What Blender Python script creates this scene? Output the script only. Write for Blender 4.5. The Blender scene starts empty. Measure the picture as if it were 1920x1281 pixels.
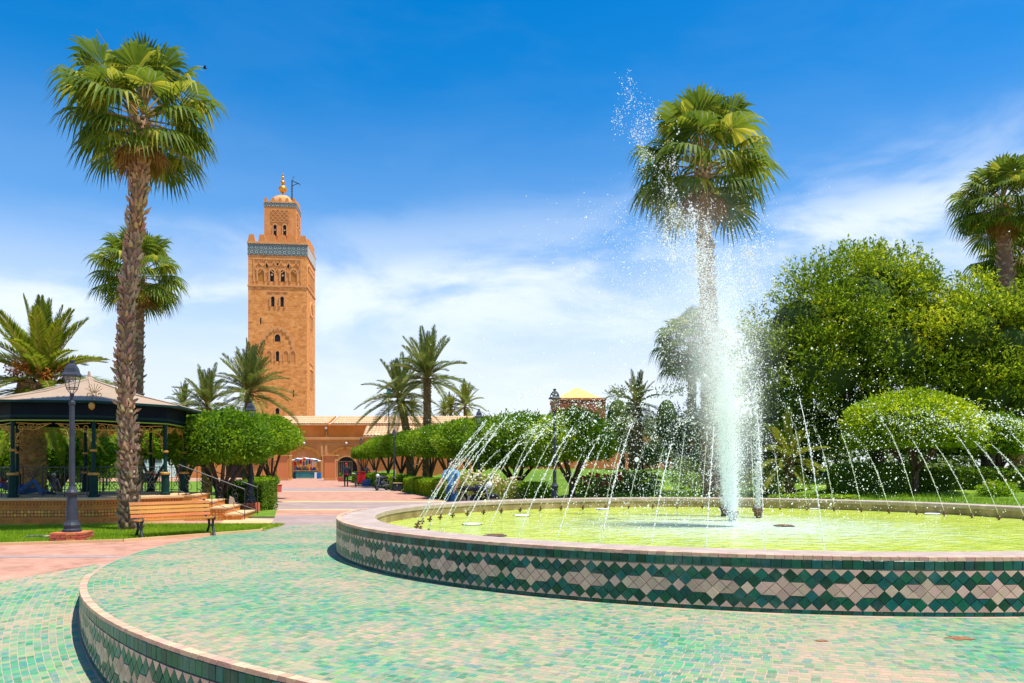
import bpy, math, random
import numpy as np
from mathutils import Vector, Matrix

random.seed(7)
rng = np.random.default_rng(7)
R = math.radians
PI = math.pi
sc = bpy.context.scene
col = sc.collection

# ------------------------------------------------------------------ camera
F = 1480.0          # focal length in photo pixels (photo 1920 wide)
HY = 874.0          # horizon row of the photo
CZ = 1.53           # camera height over the terrace
cam_d = bpy.data.cameras.new('camera')
cam = bpy.data.objects.new('camera', cam_d)
col.objects.link(cam)
cam.location = (0, 0, CZ)
cam.rotation_euler = (R(90), 0, 0)
cam_d.sensor_width = 36
cam_d.lens = F / 1920 * 36
cam_d.shift_y = (HY - 640.5) / 1920
cam_d.clip_start = 0.1
cam_d.clip_end = 3000
sc.camera = cam

# ------------------------------------------------------------------ light
SUN_EL, SUN_AZ = R(71), R(-24)      # azimuth measured from +X, towards the viewer
sdir = Vector((math.cos(SUN_EL) * math.cos(SUN_AZ), math.cos(SUN_EL) * math.sin(SUN_AZ), math.sin(SUN_EL)))
sl = bpy.data.lights.new('sun', 'SUN')
sl.energy = 5.0
sl.angle = R(0.5)
sl.color = (1.0, 0.955, 0.87)
so = bpy.data.objects.new('sun', sl)
col.objects.link(so)
so.rotation_euler = sdir.to_track_quat('Z', 'Y').to_euler()
so.location = (30, -20, 60)

world = bpy.data.worlds.new('World')
sc.world = world
world.use_nodes = True
wn = world.node_tree
wn.nodes.clear()
def N(nt, t, **kw):
    n = nt.nodes.new(t)
    for k, v in kw.items():
        setattr(n, k, v)
    return n
def math_node(nt, op, a, b=None, clamp=False):
    n = nt.nodes.new('ShaderNodeMath'); n.operation = op; n.use_clamp = clamp
    for i, v in enumerate((a, b)):
        if v is None: continue
        if isinstance(v, (int, float)): n.inputs[i].default_value = v
        else: nt.links.new(v, n.inputs[i])
    return n.outputs[0]
def ramp(nt, fac, stops, interp='LINEAR'):
    n = nt.nodes.new('ShaderNodeValToRGB')
    n.color_ramp.interpolation = interp
    els = n.color_ramp.elements
    while len(els) < len(stops): els.new(0.5)
    for e, (p, c) in zip(els, stops):
        e.position = p
        e.color = c if len(c) == 4 else (*c, 1)
    nt.links.new(fac, n.inputs[0])
    return n.outputs[0]
sky = N(wn, 'ShaderNodeTexSky', sky_type='NISHITA')
sky.sun_disc = False
sky.sun_elevation = SUN_EL
sky.sun_rotation = math.atan2(sdir.x, sdir.y)
sky.air_density = 1.0
sky.dust_density = 0.6
sky.ozone_density = 2.5
tc = N(wn, 'ShaderNodeTexCoord')
sep = N(wn, 'ShaderNodeSeparateXYZ')
wn.links.new(tc.outputs['Generated'], sep.inputs[0])
hsv = N(wn, 'ShaderNodeHueSaturation')
hsv.inputs['Saturation'].default_value = 1.5
hsv.inputs['Value'].default_value = 1.1
wn.links.new(sky.outputs[0], hsv.inputs['Color'])
# clouds: streaky noise on the sky dome, thick low down, gone high up
mp = N(wn, 'ShaderNodeMapping')
mp.inputs['Scale'].default_value = (3.2, 3.2, 9.0)
mp.inputs['Rotation'].default_value = (0, R(-16), 0)
mp.inputs['Location'].default_value = (0.9, 0.1, 0.62)
wn.links.new(tc.outputs['Generated'], mp.inputs[0])
nz = N(wn, 'ShaderNodeTexNoise')
nz.inputs['Scale'].default_value = 1.5
nz.inputs['Detail'].default_value = 9
nz.inputs['Roughness'].default_value = 0.57
nz.inputs['Distortion'].default_value = 0.3
wn.links.new(mp.outputs[0], nz.inputs['Vector'])
m1 = ramp(wn, nz.outputs[0], [(0.40, (0, 0, 0)), (0.66, (1, 1, 1))], 'EASE')
tilt = math_node(wn, 'SUBTRACT', sep.outputs[2], math_node(wn, 'MULTIPLY', sep.outputs[0], 0.10))
band = ramp(wn, tilt, [(0.0, (.5,)*3), (0.16, (.65,)*3), (0.23, (.85,)*3), (0.28, (.3,)*3), (0.34, (0.02,)*3), (1.0, (0.0,)*3)], 'EASE')
haze = ramp(wn, sep.outputs[2], [(0.0, (.96,)*3), (0.10, (.86,)*3), (0.20, (.50,)*3), (0.30, (.10,)*3), (0.44, (0,)*3)], 'EASE')
cmask = math_node(wn, 'MULTIPLY', m1, band, True)
mask = math_node(wn, 'MAXIMUM', cmask, haze, True)
mixh = N(wn, 'ShaderNodeMix', data_type='RGBA')
wn.links.new(haze, mixh.inputs[0])
wn.links.new(hsv.outputs[0], mixh.inputs[6])
mixh.inputs[7].default_value = (5.0, 5.4, 6.4, 1)
mixw = N(wn, 'ShaderNodeMix', data_type='RGBA')
wn.links.new(cmask, mixw.inputs[0])
wn.links.new(mixh.outputs[2], mixw.inputs[6])
mixw.inputs[7].default_value = (5.6, 6.1, 6.6, 1)
bg = N(wn, 'ShaderNodeBackground')
bg.inputs[1].default_value = 0.12
wn.links.new(mixw.outputs[2], bg.inputs[0])
out = N(wn, 'ShaderNodeOutputWorld')
wn.links.new(bg.outputs[0], out.inputs[0])

sc.view_settings.view_transform = 'Standard'
sc.view_settings.look = 'None'
sc.view_settings.exposure = 0.55
sc.view_settings.gamma = 1.0
sc.view_settings.use_curve_mapping = False
sc.render.engine = 'CYCLES'
cy = sc.cycles
cy.use_denoising = True
cy.max_bounces = 7
cy.diffuse_bounces = 3
cy.glossy_bounces = 2
cy.transmission_bounces = 3
cy.transparent_max_bounces = 8
cy.caustics_reflective = False
cy.caustics_refractive = False
cy.sample_clamp_indirect = 6
cy.volume_bounces = 2
cy.volume_max_steps = 128

# ------------------------------------------------------------------ materials
def base_mat(name):
    m = bpy.data.materials.new(name)
    m.use_nodes = True
    nt = m.node_tree
    b = nt.nodes['Principled BSDF']
    return m, nt, b
def pm(name, c1, c2=None, scale=4.0, rough=0.7, bump=0.0, bscale=None, island=0.0, spec=0.3, metal=0.0, c3=None, detail=6, stretch=None, wear=None):
    """noise-mottled surface; island: brightness spread between separate pieces"""
    m, nt, b = base_mat(name)
    b.inputs['Roughness'].default_value = rough
    b.inputs['Specular IOR Level'].default_value = spec
    b.inputs['Metallic'].default_value = metal
    t = N(nt, 'ShaderNodeTexCoord')
    vec = t.outputs['Object']
    if wear: vec = N(nt, 'ShaderNodeNewGeometry').outputs['Position']
    if stretch:
        mpn = N(nt, 'ShaderNodeMapping'); mpn.inputs['Scale'].default_value = stretch
        nt.links.new(vec, mpn.inputs[0]); vec = mpn.outputs[0]
    n = N(nt, 'ShaderNodeTexNoise')
    n.inputs['Scale'].default_value = scale
    n.inputs['Detail'].default_value = detail
    nt.links.new(vec, n.inputs['Vector'])
    c2 = c2 or tuple(x * 0.8 for x in c1)
    stops = [(0.3, c1), (0.7, c2)] if c3 is None else [(0.25, c1), (0.5, c2), (0.75, c3)]
    c = ramp(nt, n.outputs[0], stops)
    if island:
        g = N(nt, 'ShaderNodeNewGeometry'); oi = N(nt, 'ShaderNodeObjectInfo')
        s = math_node(nt, 'FRACT', math_node(nt, 'ADD', g.outputs['Random Per Island'], oi.outputs['Random']))
        v = math_node(nt, 'ADD', math_node(nt, 'MULTIPLY', s, island), 1 - island / 2)
        h = N(nt, 'ShaderNodeHueSaturation')
        nt.links.new(v, h.inputs['Value']); nt.links.new(c, h.inputs['Color'])
        s2 = math_node(nt, 'FRACT', math_node(nt, 'MULTIPLY', s, 17.3))
        nt.links.new(math_node(nt, 'ADD', math_node(nt, 'MULTIPLY', s2, 0.03 * island / 0.3), 0.5 - 0.015 * island / 0.3), h.inputs['Hue'])
        c = h.outputs[0]
    if wear:          # lime scale and rubbed glaze that runs over the joints
        nw = N(nt, 'ShaderNodeTexNoise'); nw.inputs['Scale'].default_value = 2.3; nw.inputs['Detail'].default_value = 10; nw.inputs['Roughness'].default_value = .72
        nt.links.new(vec, nw.inputs['Vector'])
        mw = N(nt, 'ShaderNodeMix', data_type='RGBA'); nt.links.new(c, mw.inputs[6]); mw.inputs[7].default_value = (*wear, 1)
        nt.links.new(ramp(nt, nw.outputs[0], [(.50, (0,)*3), (.62, (.22,)*3), (.72, (.6,)*3)]), mw.inputs[0])
        c = mw.outputs[2]
    nt.links.new(c, b.inputs['Base Color'])
    if bump:
        n2 = N(nt, 'ShaderNodeTexNoise'); n2.inputs['Scale'].default_value = bscale or scale * 6; n2.inputs['Detail'].default_value = 5
        nt.links.new(vec, n2.inputs['Vector'])
        bp = N(nt, 'ShaderNodeBump'); bp.inputs['Strength'].default_value = min(1, bump); bp.inputs['Distance'].default_value = 0.03
        nt.links.new(n2.outputs[0], bp.inputs['Height']); nt.links.new(bp.outputs[0], b.inputs['Normal'])
    return m
def leaf_mat(name, c1, c2, c3=None, trans=0.35, rough=0.45, spec=0.25, patch=0.5):
    m, nt, b = base_mat(name)
    g = N(nt, 'ShaderNodeNewGeometry'); oi = N(nt, 'ShaderNodeObjectInfo')
    t = N(nt, 'ShaderNodeTexCoord')
    n = N(nt, 'ShaderNodeTexNoise'); n.inputs['Scale'].default_value = patch; n.inputs['Detail'].default_value = 3
    nt.links.new(t.outputs['Object'], n.inputs['Vector'])
    f = math_node(nt, 'ADD', math_node(nt, 'MULTIPLY', g.outputs['Random Per Island'], 0.6),
                  math_node(nt, 'MULTIPLY', math_node(nt, 'SUBTRACT', n.outputs[0], 0.3), 1.0), True)
    f = math_node(nt, 'ADD', f, math_node(nt, 'MULTIPLY', math_node(nt, 'SUBTRACT', oi.outputs['Random'], 0.5), 0.25), True)
    stops = [(0.15, c1), (0.85, c2)] if c3 is None else [(0.1, c1), (0.6, c2), (0.97, c3)]
    c = ramp(nt, f, stops)
    nt.links.new(c, b.inputs['Base Color'])
    b.inputs['Roughness'].default_value = rough
    b.inputs['Specular IOR Level'].default_value = spec
    tr = N(nt, 'ShaderNodeBsdfTranslucent')
    h = N(nt, 'ShaderNodeHueSaturation'); h.inputs['Value'].default_value = 1.5; h.inputs['Hue'].default_value = 0.485
    nt.links.new(c, h.inputs['Color']); nt.links.new(h.outputs[0], tr.inputs[0])
    mx = N(nt, 'ShaderNodeMixShader'); mx.inputs[0].default_value = trans
    o = [x for x in nt.nodes if x.type == 'OUTPUT_MATERIAL'][0]
    nt.links.new(b.outputs[0], mx.inputs[1]); nt.links.new(tr.outputs[0], mx.inputs[2]); nt.links.new(mx.outputs[0], o.inputs[0])
    return m
M = {}
M['ochre'] = pm('ochre_plaster', (.68, .29, .085), (.57, .225, .06), 0.5, .9, .35, 6, c3=(.72, .34, .13))
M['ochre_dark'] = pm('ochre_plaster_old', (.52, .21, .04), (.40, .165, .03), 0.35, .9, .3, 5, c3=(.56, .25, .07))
M['ochre_trim'] = pm('ochre_trim', (.66, .33, .12), (.54, .25, .085), 0.8, .9, .2, 8)
M['pinkwall'] = pm('salmon_plaster', (.68, .235, .085), (.58, .185, .06), 0.5, .9, .2, 6)
M['brickwall'] = pm('red_brick_wall', (.40, .12, .055), (.31, .09, .045), 6, .9, .4, 12)
M['dark'] = pm('dark_opening_shade', (.012, .011, .013), (.02, .018, .018), 2, .9)  # near-black colour standing in for the shade inside openings
M['rooftile'] = pm('clay_roof_tile', (.60, .42, .25), (.48, .29, .15), 1.5, .85, .2, 10, c3=(.66, .50, .31))
M['yellowroof'] = pm('yellow_roof_tile', (.66, .50, .16), (.56, .40, .12), 2, .8, .3, 14)
M['gold'] = pm('gilded_copper', (.75, .36, .05), (.62, .27, .03), 3, .35, spec=.5, metal=.6)
M['domestone'] = pm('dome_plaster', (.62, .36, .15), (.50, .25, .09), 1.0, .9, .3, 8)
M['iron'] = pm('dark_iron', (.018, .022, .026), (.03, .034, .036), 8, .5, spec=.4)
M['greymetal'] = pm('grey_painted_metal', (.045, .053, .070), (.030, .036, .050), 6, .5, .1, 20, spec=.2)
M['greeniron'] = pm('dark_green_painted_iron', (.004, .028, .026), (.007, .038, .032), 5, .6, .08, 18, spec=.12)
M['navyiron'] = pm('dark_blue_green_fascia', (.005, .009, .019), (.008, .014, .025), 3, .7, spec=.08)
M['goldpaint'] = pm('gold_paint', (.52, .27, .05), (.40, .19, .03), 8, .45, spec=.4)
M['canvas'] = pm('pale_roof_sheet', (.38, .275, .19), (.30, .21, .14), 0.8, .7, .1, 4)
M['limeline'] = pm('lime_trim', (.25, .38, .03), (.2, .3, .02), 5, .6)
M['bench'] = pm('varnished_bench_wood', (.56, .235, .055), (.43, .165, .035), 3, .5, .15, 30, island=.35, spec=.35, stretch=(1, 8, 8))
M['brick'] = pm('clay_brick', (.54, .17, .065), (.42, .12, .045), 7, .85, .3, 30, island=.45)
M['mortar'] = pm('pale_mortar', (.42, .33, .24), (.33, .26, .19), 8, .95, .2)
M['kbase'] = pm('ochre_glazed_base', (.72, .27, .04), (.54, .19, .04), 1.6, .6, .2, 9, c3=(.78, .34, .07))
M['ktile'] = pm('amber_tile', (.74, .36, .06), (.52, .21, .04), 3, .5, island=.6)
M['kdark'] = pm('dark_tile_stud', (.03, .028, .02), None, 5, .6)
M['stepstone'] = pm('cream_step_stone', (.66, .44, .23), (.56, .35, .17), 1.5, .8, .15, 10)
M['concrete'] = pm('worn_rim_stone', (.44, .34, .30), (.35, .27, .225), 2.2, .85, .25, 20, c3=(.50, .40, .35))
M['basin'] = pm('weathered_basin_wall', (.42, .31, .17), (.26, .19, .09), 1.3, .8, .25, 14, c3=(.17, .125, .05), stretch=(2.5, 2.5, .6))
M['grout'] = pm('sand_grout', (.58, .46, .33), (.48, .37, .26), 6, .95, .2, 30)
M['green_tile'] = pm('glazed_green_tile', (.002, .100, .062), (.002, .062, .042), 9, .30, .06, 25, island=.85, spec=.25, wear=(.16, .24, .19))
M['beige_tile'] = pm('worn_beige_tile', (.58, .40, .29), (.50, .335, .235), 7, .45, .06, 25, island=.36, spec=.3, wear=(.34, .25, .17))
M['edge_tile'] = pm('pale_edging_tile', (.60, .38, .24), (.52, .33, .22), 7, .6, .1, 25, island=.4, spec=.3, wear=(.40, .26, .17))
M['shade_strip'] = pm('dark_shade_strip', (.10, .078, .062), (.07, .055, .045), 5, .9)  # dark colour for the shadow strip at the wall foot, unused
M['trunk_fan'] = pm('shaggy_palm_bark', (.26, .165, .095), (.17, .10, .06), 3, .95, .5, 18, c3=(.30, .155, .06))
M['trunk_date'] = pm('date_palm_bark', (.25, .155, .07), (.155, .095, .045), 3, .95, .5, 16, c3=(.33, .21, .09))
M['bark'] = pm('grey_brown_bark', (.115, .075, .048), (.07, .045, .03), 4, .95, .4, 20)
M['scale_fan'] = pm('palm_boot', (.42, .29, .185), (.32, .215, .14), 1.2, .95, .3, 20, island=.8, c3=(.52, .28, .11))
M['scale_date'] = pm('date_palm_boot', (.25, .15, .065), (.15, .09, .04), 5, .95, .3, 20, island=.6)
M['fan'] = leaf_mat('fan_palm_leaf', (.04, .085, .008), (.12, .18, .014), (.42, .40, .035), .42, .55, .15, .7)
M['fan_dry'] = leaf_mat('dry_fan_palm_leaf', (.20, .11, .03), (.34, .19, .05), None, .3, .7, .1, .7)
M['petiole'] = pm('palm_stalk', (.36, .25, .05), (.24, .14, .04), 3, .6)
M['date'] = leaf_mat('date_palm_leaf', (.06, .10, .018), (.15, .20, .035), (.30, .31, .08), .3, .45, .3, .6)
M['date_lush'] = leaf_mat('canary_palm_leaf', (.07, .13, .010), (.20, .25, .015), (.44, .42, .03), .4, .5, .2, .6)
M['fruit'] = pm('orange_date_fruit', (.55, .19, .02), (.40, .12, .02), 8, .7)
M['citrus'] = leaf_mat('citrus_leaf', (.06, .15, .006), (.17, .31, .012), (.48, .58, .025), .42, .45, .2, 1.1)
M['bigtree'] = leaf_mat('feathery_tree_leaf', (.055, .12, .006), (.23, .33, .012), (.66, .65, .03), .44, .5, .12, .55)
M['brighttree'] = leaf_mat('bright_tree_leaf', (.12, .22, .008), (.32, .44, .012), (.60, .64, .03), .48, .45, .15, .9)
M['darktree'] = leaf_mat('grey_green_leaf', (.06, .10, .025), (.16, .21, .06), (.30, .34, .10), .35, .6, .2, .8)
M['hedge'] = leaf_mat('hedge_leaf', (.09, .19, .006), (.26, .42, .010), (.46, .60, .02), .4, .45, .2, 1.5)
M['hedge_dark'] = leaf_mat('dark_hedge_leaf', (.05, .12, .006), (.13, .24, .01), (.28, .40, .02), .35, .45, .2, 1.5)
M['shrub'] = leaf_mat('pale_shrub_leaf', (.12, .18, .02), (.30, .34, .06), (.50, .46, .18), .25, .5, .2, 1.5)
M['flower_red'] = pm('red_petals', (.62, .03, .03), (.5, .02, .03), 5, .6)
M['flower_pink'] = pm('pale_petals', (.72, .62, .34), (.70, .55, .32), 5, .6)
M['grass'] = pm('short_lawn', (.15, .25, .010), (.09, .18, .008), 1.3, .9, .6, 60, c3=(.23, .32, .015))
M['blade'] = leaf_mat('grass_blade', (.13, .24, .008), (.24, .38, .012), (.38, .46, .03), .35, .5, .2, .8)
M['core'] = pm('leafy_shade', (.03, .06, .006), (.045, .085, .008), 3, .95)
M['skin'] = pm('skin', (.36, .18, .11), (.30, .15, .09), 6, .6)
M['hair'] = pm('dark_hair', (.012, .009, .008), None, 6, .7)
M['white'] = pm('white_paint', (.78, .80, .82), (.70, .72, .75), 1.0, .4, spec=.5)
M['glass'] = pm('dark_glass', (.02, .03, .045), (.03, .04, .055), 1, .08, spec=.8)
M['rubber'] = pm('black_rubber', (.02, .02, .02), None, 5, .8)
M['chrome'] = pm('worn_metal', (.45, .45, .46), (.35, .35, .36), 4, .3, metal=.8)
M['red'] = pm('red_painted_board', (.60, .015, .015), (.5, .01, .012), 2, .55)
M['blue'] = pm('blue_plastic', (.02, .16, .40), (.02, .12, .32), 2, .5)
M['teal'] = pm('teal_lamp_paint', (.04, .22, .22), None, 4, .5)
M['lampglass'] = pm('old_lamp_glass', (.55, .56, .56), None, 3, .2)
M['lampglass'].node_tree.nodes['Principled BSDF'].inputs['Alpha'].default_value = .14
M['nozzle'] = pm('rusty_nozzle', (.16, .085, .04), (.09, .05, .03), 12, .8)

def brick_mat(name, c1, c2, cm, scale, bw, bh, mortar=.012, noise=None, rough=.85, coord='Object', rot=0, bump=.4, nscale=.8):
    m, nt, b = base_mat(name)
    t = N(nt, 'ShaderNodeTexCoord')
    mpn = N(nt, 'ShaderNodeMapping'); mpn.inputs['Rotation'].default_value = (0, 0, rot)
    nt.links.new(t.outputs[coord], mpn.inputs[0])
    br = N(nt, 'ShaderNodeTexBrick')
    br.inputs['Scale'].default_value = scale
    br.inputs['Brick Width'].default_value = bw
    br.inputs['Row Height'].default_value = bh
    br.inputs['Mortar Size'].default_value = mortar
    br.inputs['Color1'].default_value = (*c1, 1); br.inputs['Color2'].default_value = (*c2, 1); br.inputs['Mortar'].default_value = (*cm, 1)
    nt.links.new(mpn.outputs[0], br.inputs['Vector'])
    n = N(nt, 'ShaderNodeTexNoise'); n.inputs['Scale'].default_value = nscale; n.inputs['Detail'].default_value = 8; n.inputs['Roughness'].default_value = .65
    nt.links.new(t.outputs[coord], n.inputs['Vector'])
    mx = N(nt, 'ShaderNodeMix', data_type='RGBA'); mx.blend_type = 'MULTIPLY'; mx.inputs[0].default_value = 1
    nt.links.new(br.outputs['Color'], mx.inputs[6])
    nt.links.new(ramp(nt, n.outputs[0], noise or [(.3, (.75, .75, .75)), (.7, (1.15, 1.12, 1.1))]), mx.inputs[7])
    nt.links.new(mx.outputs[2], b.inputs['Base Color'])
    b.inputs['Roughness'].default_value = rough; b.inputs['Specular IOR Level'].default_value = .25
    bp = N(nt, 'ShaderNodeBump'); bp.inputs['Strength'].default_value = bump; bp.inputs['Distance'].default_value = .02; bp.invert = True
    nt.links.new(br.outputs['Fac'], bp.inputs['Height']); nt.links.new(bp.outputs[0], b.inputs['Normal'])
    return m
M['plaza'] = brick_mat('salmon_pavers', (.48, .255, .18), (.41, .21, .145), (.38, .23, .16), 1, .2, .1, .006, noise=[(.32, (.70, .66, .62)), (.5, (1.0, .98, .96)), (.68, (1.16, 1.14, 1.1))], rot=R(20), nscale=1.7)
M['band_grey'] = brick_mat('grey_paver_band', (.37, .275, .25), (.31, .23, .21), (.29, .21, .19), 1, .2, .1, .006, rot=R(20))
M['band_cream'] = pm('cream_paver_line', (.60, .42, .23), (.53, .35, .19), 2, .85)
M['stone_tower'] = brick_mat('ochre_rubble_stone', (.74, .34, .105), (.58, .225, .055), (.66, .31, .10), 1, .95, .42, .035,
                             noise=[(.30, (.55, .47, .40)), (.44, (.95, .92, .88)), (.58, (1.05, 1.04, 1.0)), (.70, (1.28, 1.34, 1.4))], rough=.92, coord='UV', bump=.9, nscale=1.1)
def tilefloor(name):
    """worn glazed floor tiles: green glaze, rubbed through to pale pink clay in drifts"""
    m, nt, b = base_mat(name)
    g = N(nt, 'ShaderNodeNewGeometry'); oi = N(nt, 'ShaderNodeObjectInfo'); 
    pos = g.outputs['Position']
    rnd = math_node(nt, 'FRACT', math_node(nt, 'ADD', g.outputs['Random Per Island'], math_node(nt, 'MULTIPLY', oi.outputs['Random'], 3.7)))
    big = N(nt, 'ShaderNodeTexNoise'); big.inputs['Scale'].default_value = .55; big.inputs['Detail'].default_value = 7; big.inputs['Roughness'].default_value = .6
    nt.links.new(pos, big.inputs['Vector'])
    fine = N(nt, 'ShaderNodeTexNoise'); fine.inputs['Scale'].default_value = 16; fine.inputs['Detail'].default_value = 5; fine.inputs['Roughness'].default_value = .7
    nt.links.new(pos, fine.inputs['Vector'])
    hue = ramp(nt, rnd, [(0.0, (.018, .205, .105)), (.22, (.05, .31, .145)), (.42, (.02, .22, .17)), (.58, (.11, .35, .15)), (.74, (.035, .20, .21)), (.9, (.16, .35, .11)), (1, (.012, .15, .12))])
    w = math_node(nt, 'ADD', math_node(nt, 'MULTIPLY', big.outputs[0], 2.1), math_node(nt, 'MULTIPLY', fine.outputs[0], 1.1))
    r2 = math_node(nt, 'FRACT', math_node(nt, 'MULTIPLY', rnd, 23.7))
    w = math_node(nt, 'ADD', w, math_node(nt, 'MULTIPLY', r2, .55))
    wear = ramp(nt, w, [(0.0, (0,)*3), (1.0, (1,)*3)])
    wr = N(nt, 'ShaderNodeMapRange'); wr.inputs['From Min'].default_value = 1.56; wr.inputs['From Max'].default_value = 2.4
    wr.inputs['To Min'].default_value = .06; wr.inputs['To Max'].default_value = .92
    nt.links.new(w, wr.inputs['Value'])
    mx = N(nt, 'ShaderNodeMix', data_type='RGBA')
    nt.links.new(wr.outputs[0], mx.inputs[0]); nt.links.new(hue, mx.inputs[6]); mx.inputs[7].default_value = (.49, .315, .215, 1)
    nt.links.new(mx.outputs[2], b.inputs['Base Color'])
    b.inputs['Roughness'].default_value = .6; b.inputs['Specular IOR Level'].default_value = .12
    bp = N(nt, 'ShaderNodeBump'); bp.inputs['Strength'].default_value = .25; bp.inputs['Distance'].default_value = .01
    nt.links.new(fine.outputs[0], bp.inputs['Height']); nt.links.new(bp.outputs[0], b.inputs['Normal'])
    return m
M['floortile'] = tilefloor('worn_green_floor_tile')
M['floorgrout'] = pm('pale_pink_grout', (.48, .325, .23), (.39, .26, .185), 1.2, .95, .2, 30)

def water_mat():
    m, nt, b = base_mat('yellow_green_water')
    g = N(nt, 'ShaderNodeNewGeometry')
    n = N(nt, 'ShaderNodeTexNoise'); n.inputs['Scale'].default_value = 1.3; n.inputs['Detail'].default_value = 8; n.inputs['Roughness'].default_value = .65
    nt.links.new(g.outputs['Position'], n.inputs['Vector'])
    c = ramp(nt, n.outputs[0], [(.3, (.36, .48, .035)), (.48, (.52, .62, .075)), (.6, (.58, .66, .10)), (.72, (.44, .64, .20))])
    # churned pale water round the central jets
    vm = N(nt, 'ShaderNodeVectorMath', operation='DISTANCE'); vm.inputs[1].default_value = (4.75, 15.9, .33)
    nt.links.new(g.outputs['Position'], vm.inputs[0])
    n3 = N(nt, 'ShaderNodeTexNoise'); n3.inputs['Scale'].default_value = 3.2; n3.inputs['Detail'].default_value = 8; n3.inputs['Roughness'].default_value = .7
    nt.links.new(g.outputs['Position'], n3.inputs['Vector'])
    fo = math_node(nt, 'SUBTRACT', math_node(nt, 'MULTIPLY', n3.outputs[0], 2.7), math_node(nt, 'MULTIPLY', vm.outputs['Value'], .24))
    fo = math_node(nt, 'SUBTRACT', fo, .30, True)
    mx = N(nt, 'ShaderNodeMix', data_type='RGBA'); nt.links.new(fo, mx.inputs[0]); nt.links.new(c, mx.inputs[6]); mx.inputs[7].default_value = (.70, .86, .72, 1)
    nt.links.new(mx.outputs[2], b.inputs['Base Color'])
    b.inputs['Roughness'].default_value = .10; b.inputs['Specular IOR Level'].default_value = .35
    n2 = N(nt, 'ShaderNodeTexNoise'); n2.inputs['Scale'].default_value = 5.5; n2.inputs['Detail'].default_value = 5
    nt.links.new(g.outputs['Position'], n2.inputs['Vector'])
    bp = N(nt, 'ShaderNodeBump'); bp.inputs['Strength'].default_value = 1.0; bp.inputs['Distance'].default_value = .10
    nt.links.new(n2.outputs[0], bp.inputs['Height']); nt.links.new(bp.outputs[0], b.inputs['Normal'])
    return m
M['water'] = water_mat()
def drop_mat():
    m, nt, b = base_mat('white_water_drops')
    b.inputs['Base Color'].default_value = (.95, .96, .98, 1); b.inputs['Roughness'].default_value = .25
    tr = N(nt, 'ShaderNodeBsdfTranslucent'); tr.inputs[0].default_value = (.92, .97, .98, 1)
    mx = N(nt, 'ShaderNodeMixShader'); mx.inputs[0].default_value = .5
    o = [x for x in nt.nodes if x.type == 'OUTPUT_MATERIAL'][0]
    nt.links.new(b.outputs[0], mx.inputs[1]); nt.links.new(tr.outputs[0], mx.inputs[2]); nt.links.new(mx.outputs[0], o.inputs[0])
    return m
M['drops'] = drop_mat()

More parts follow.
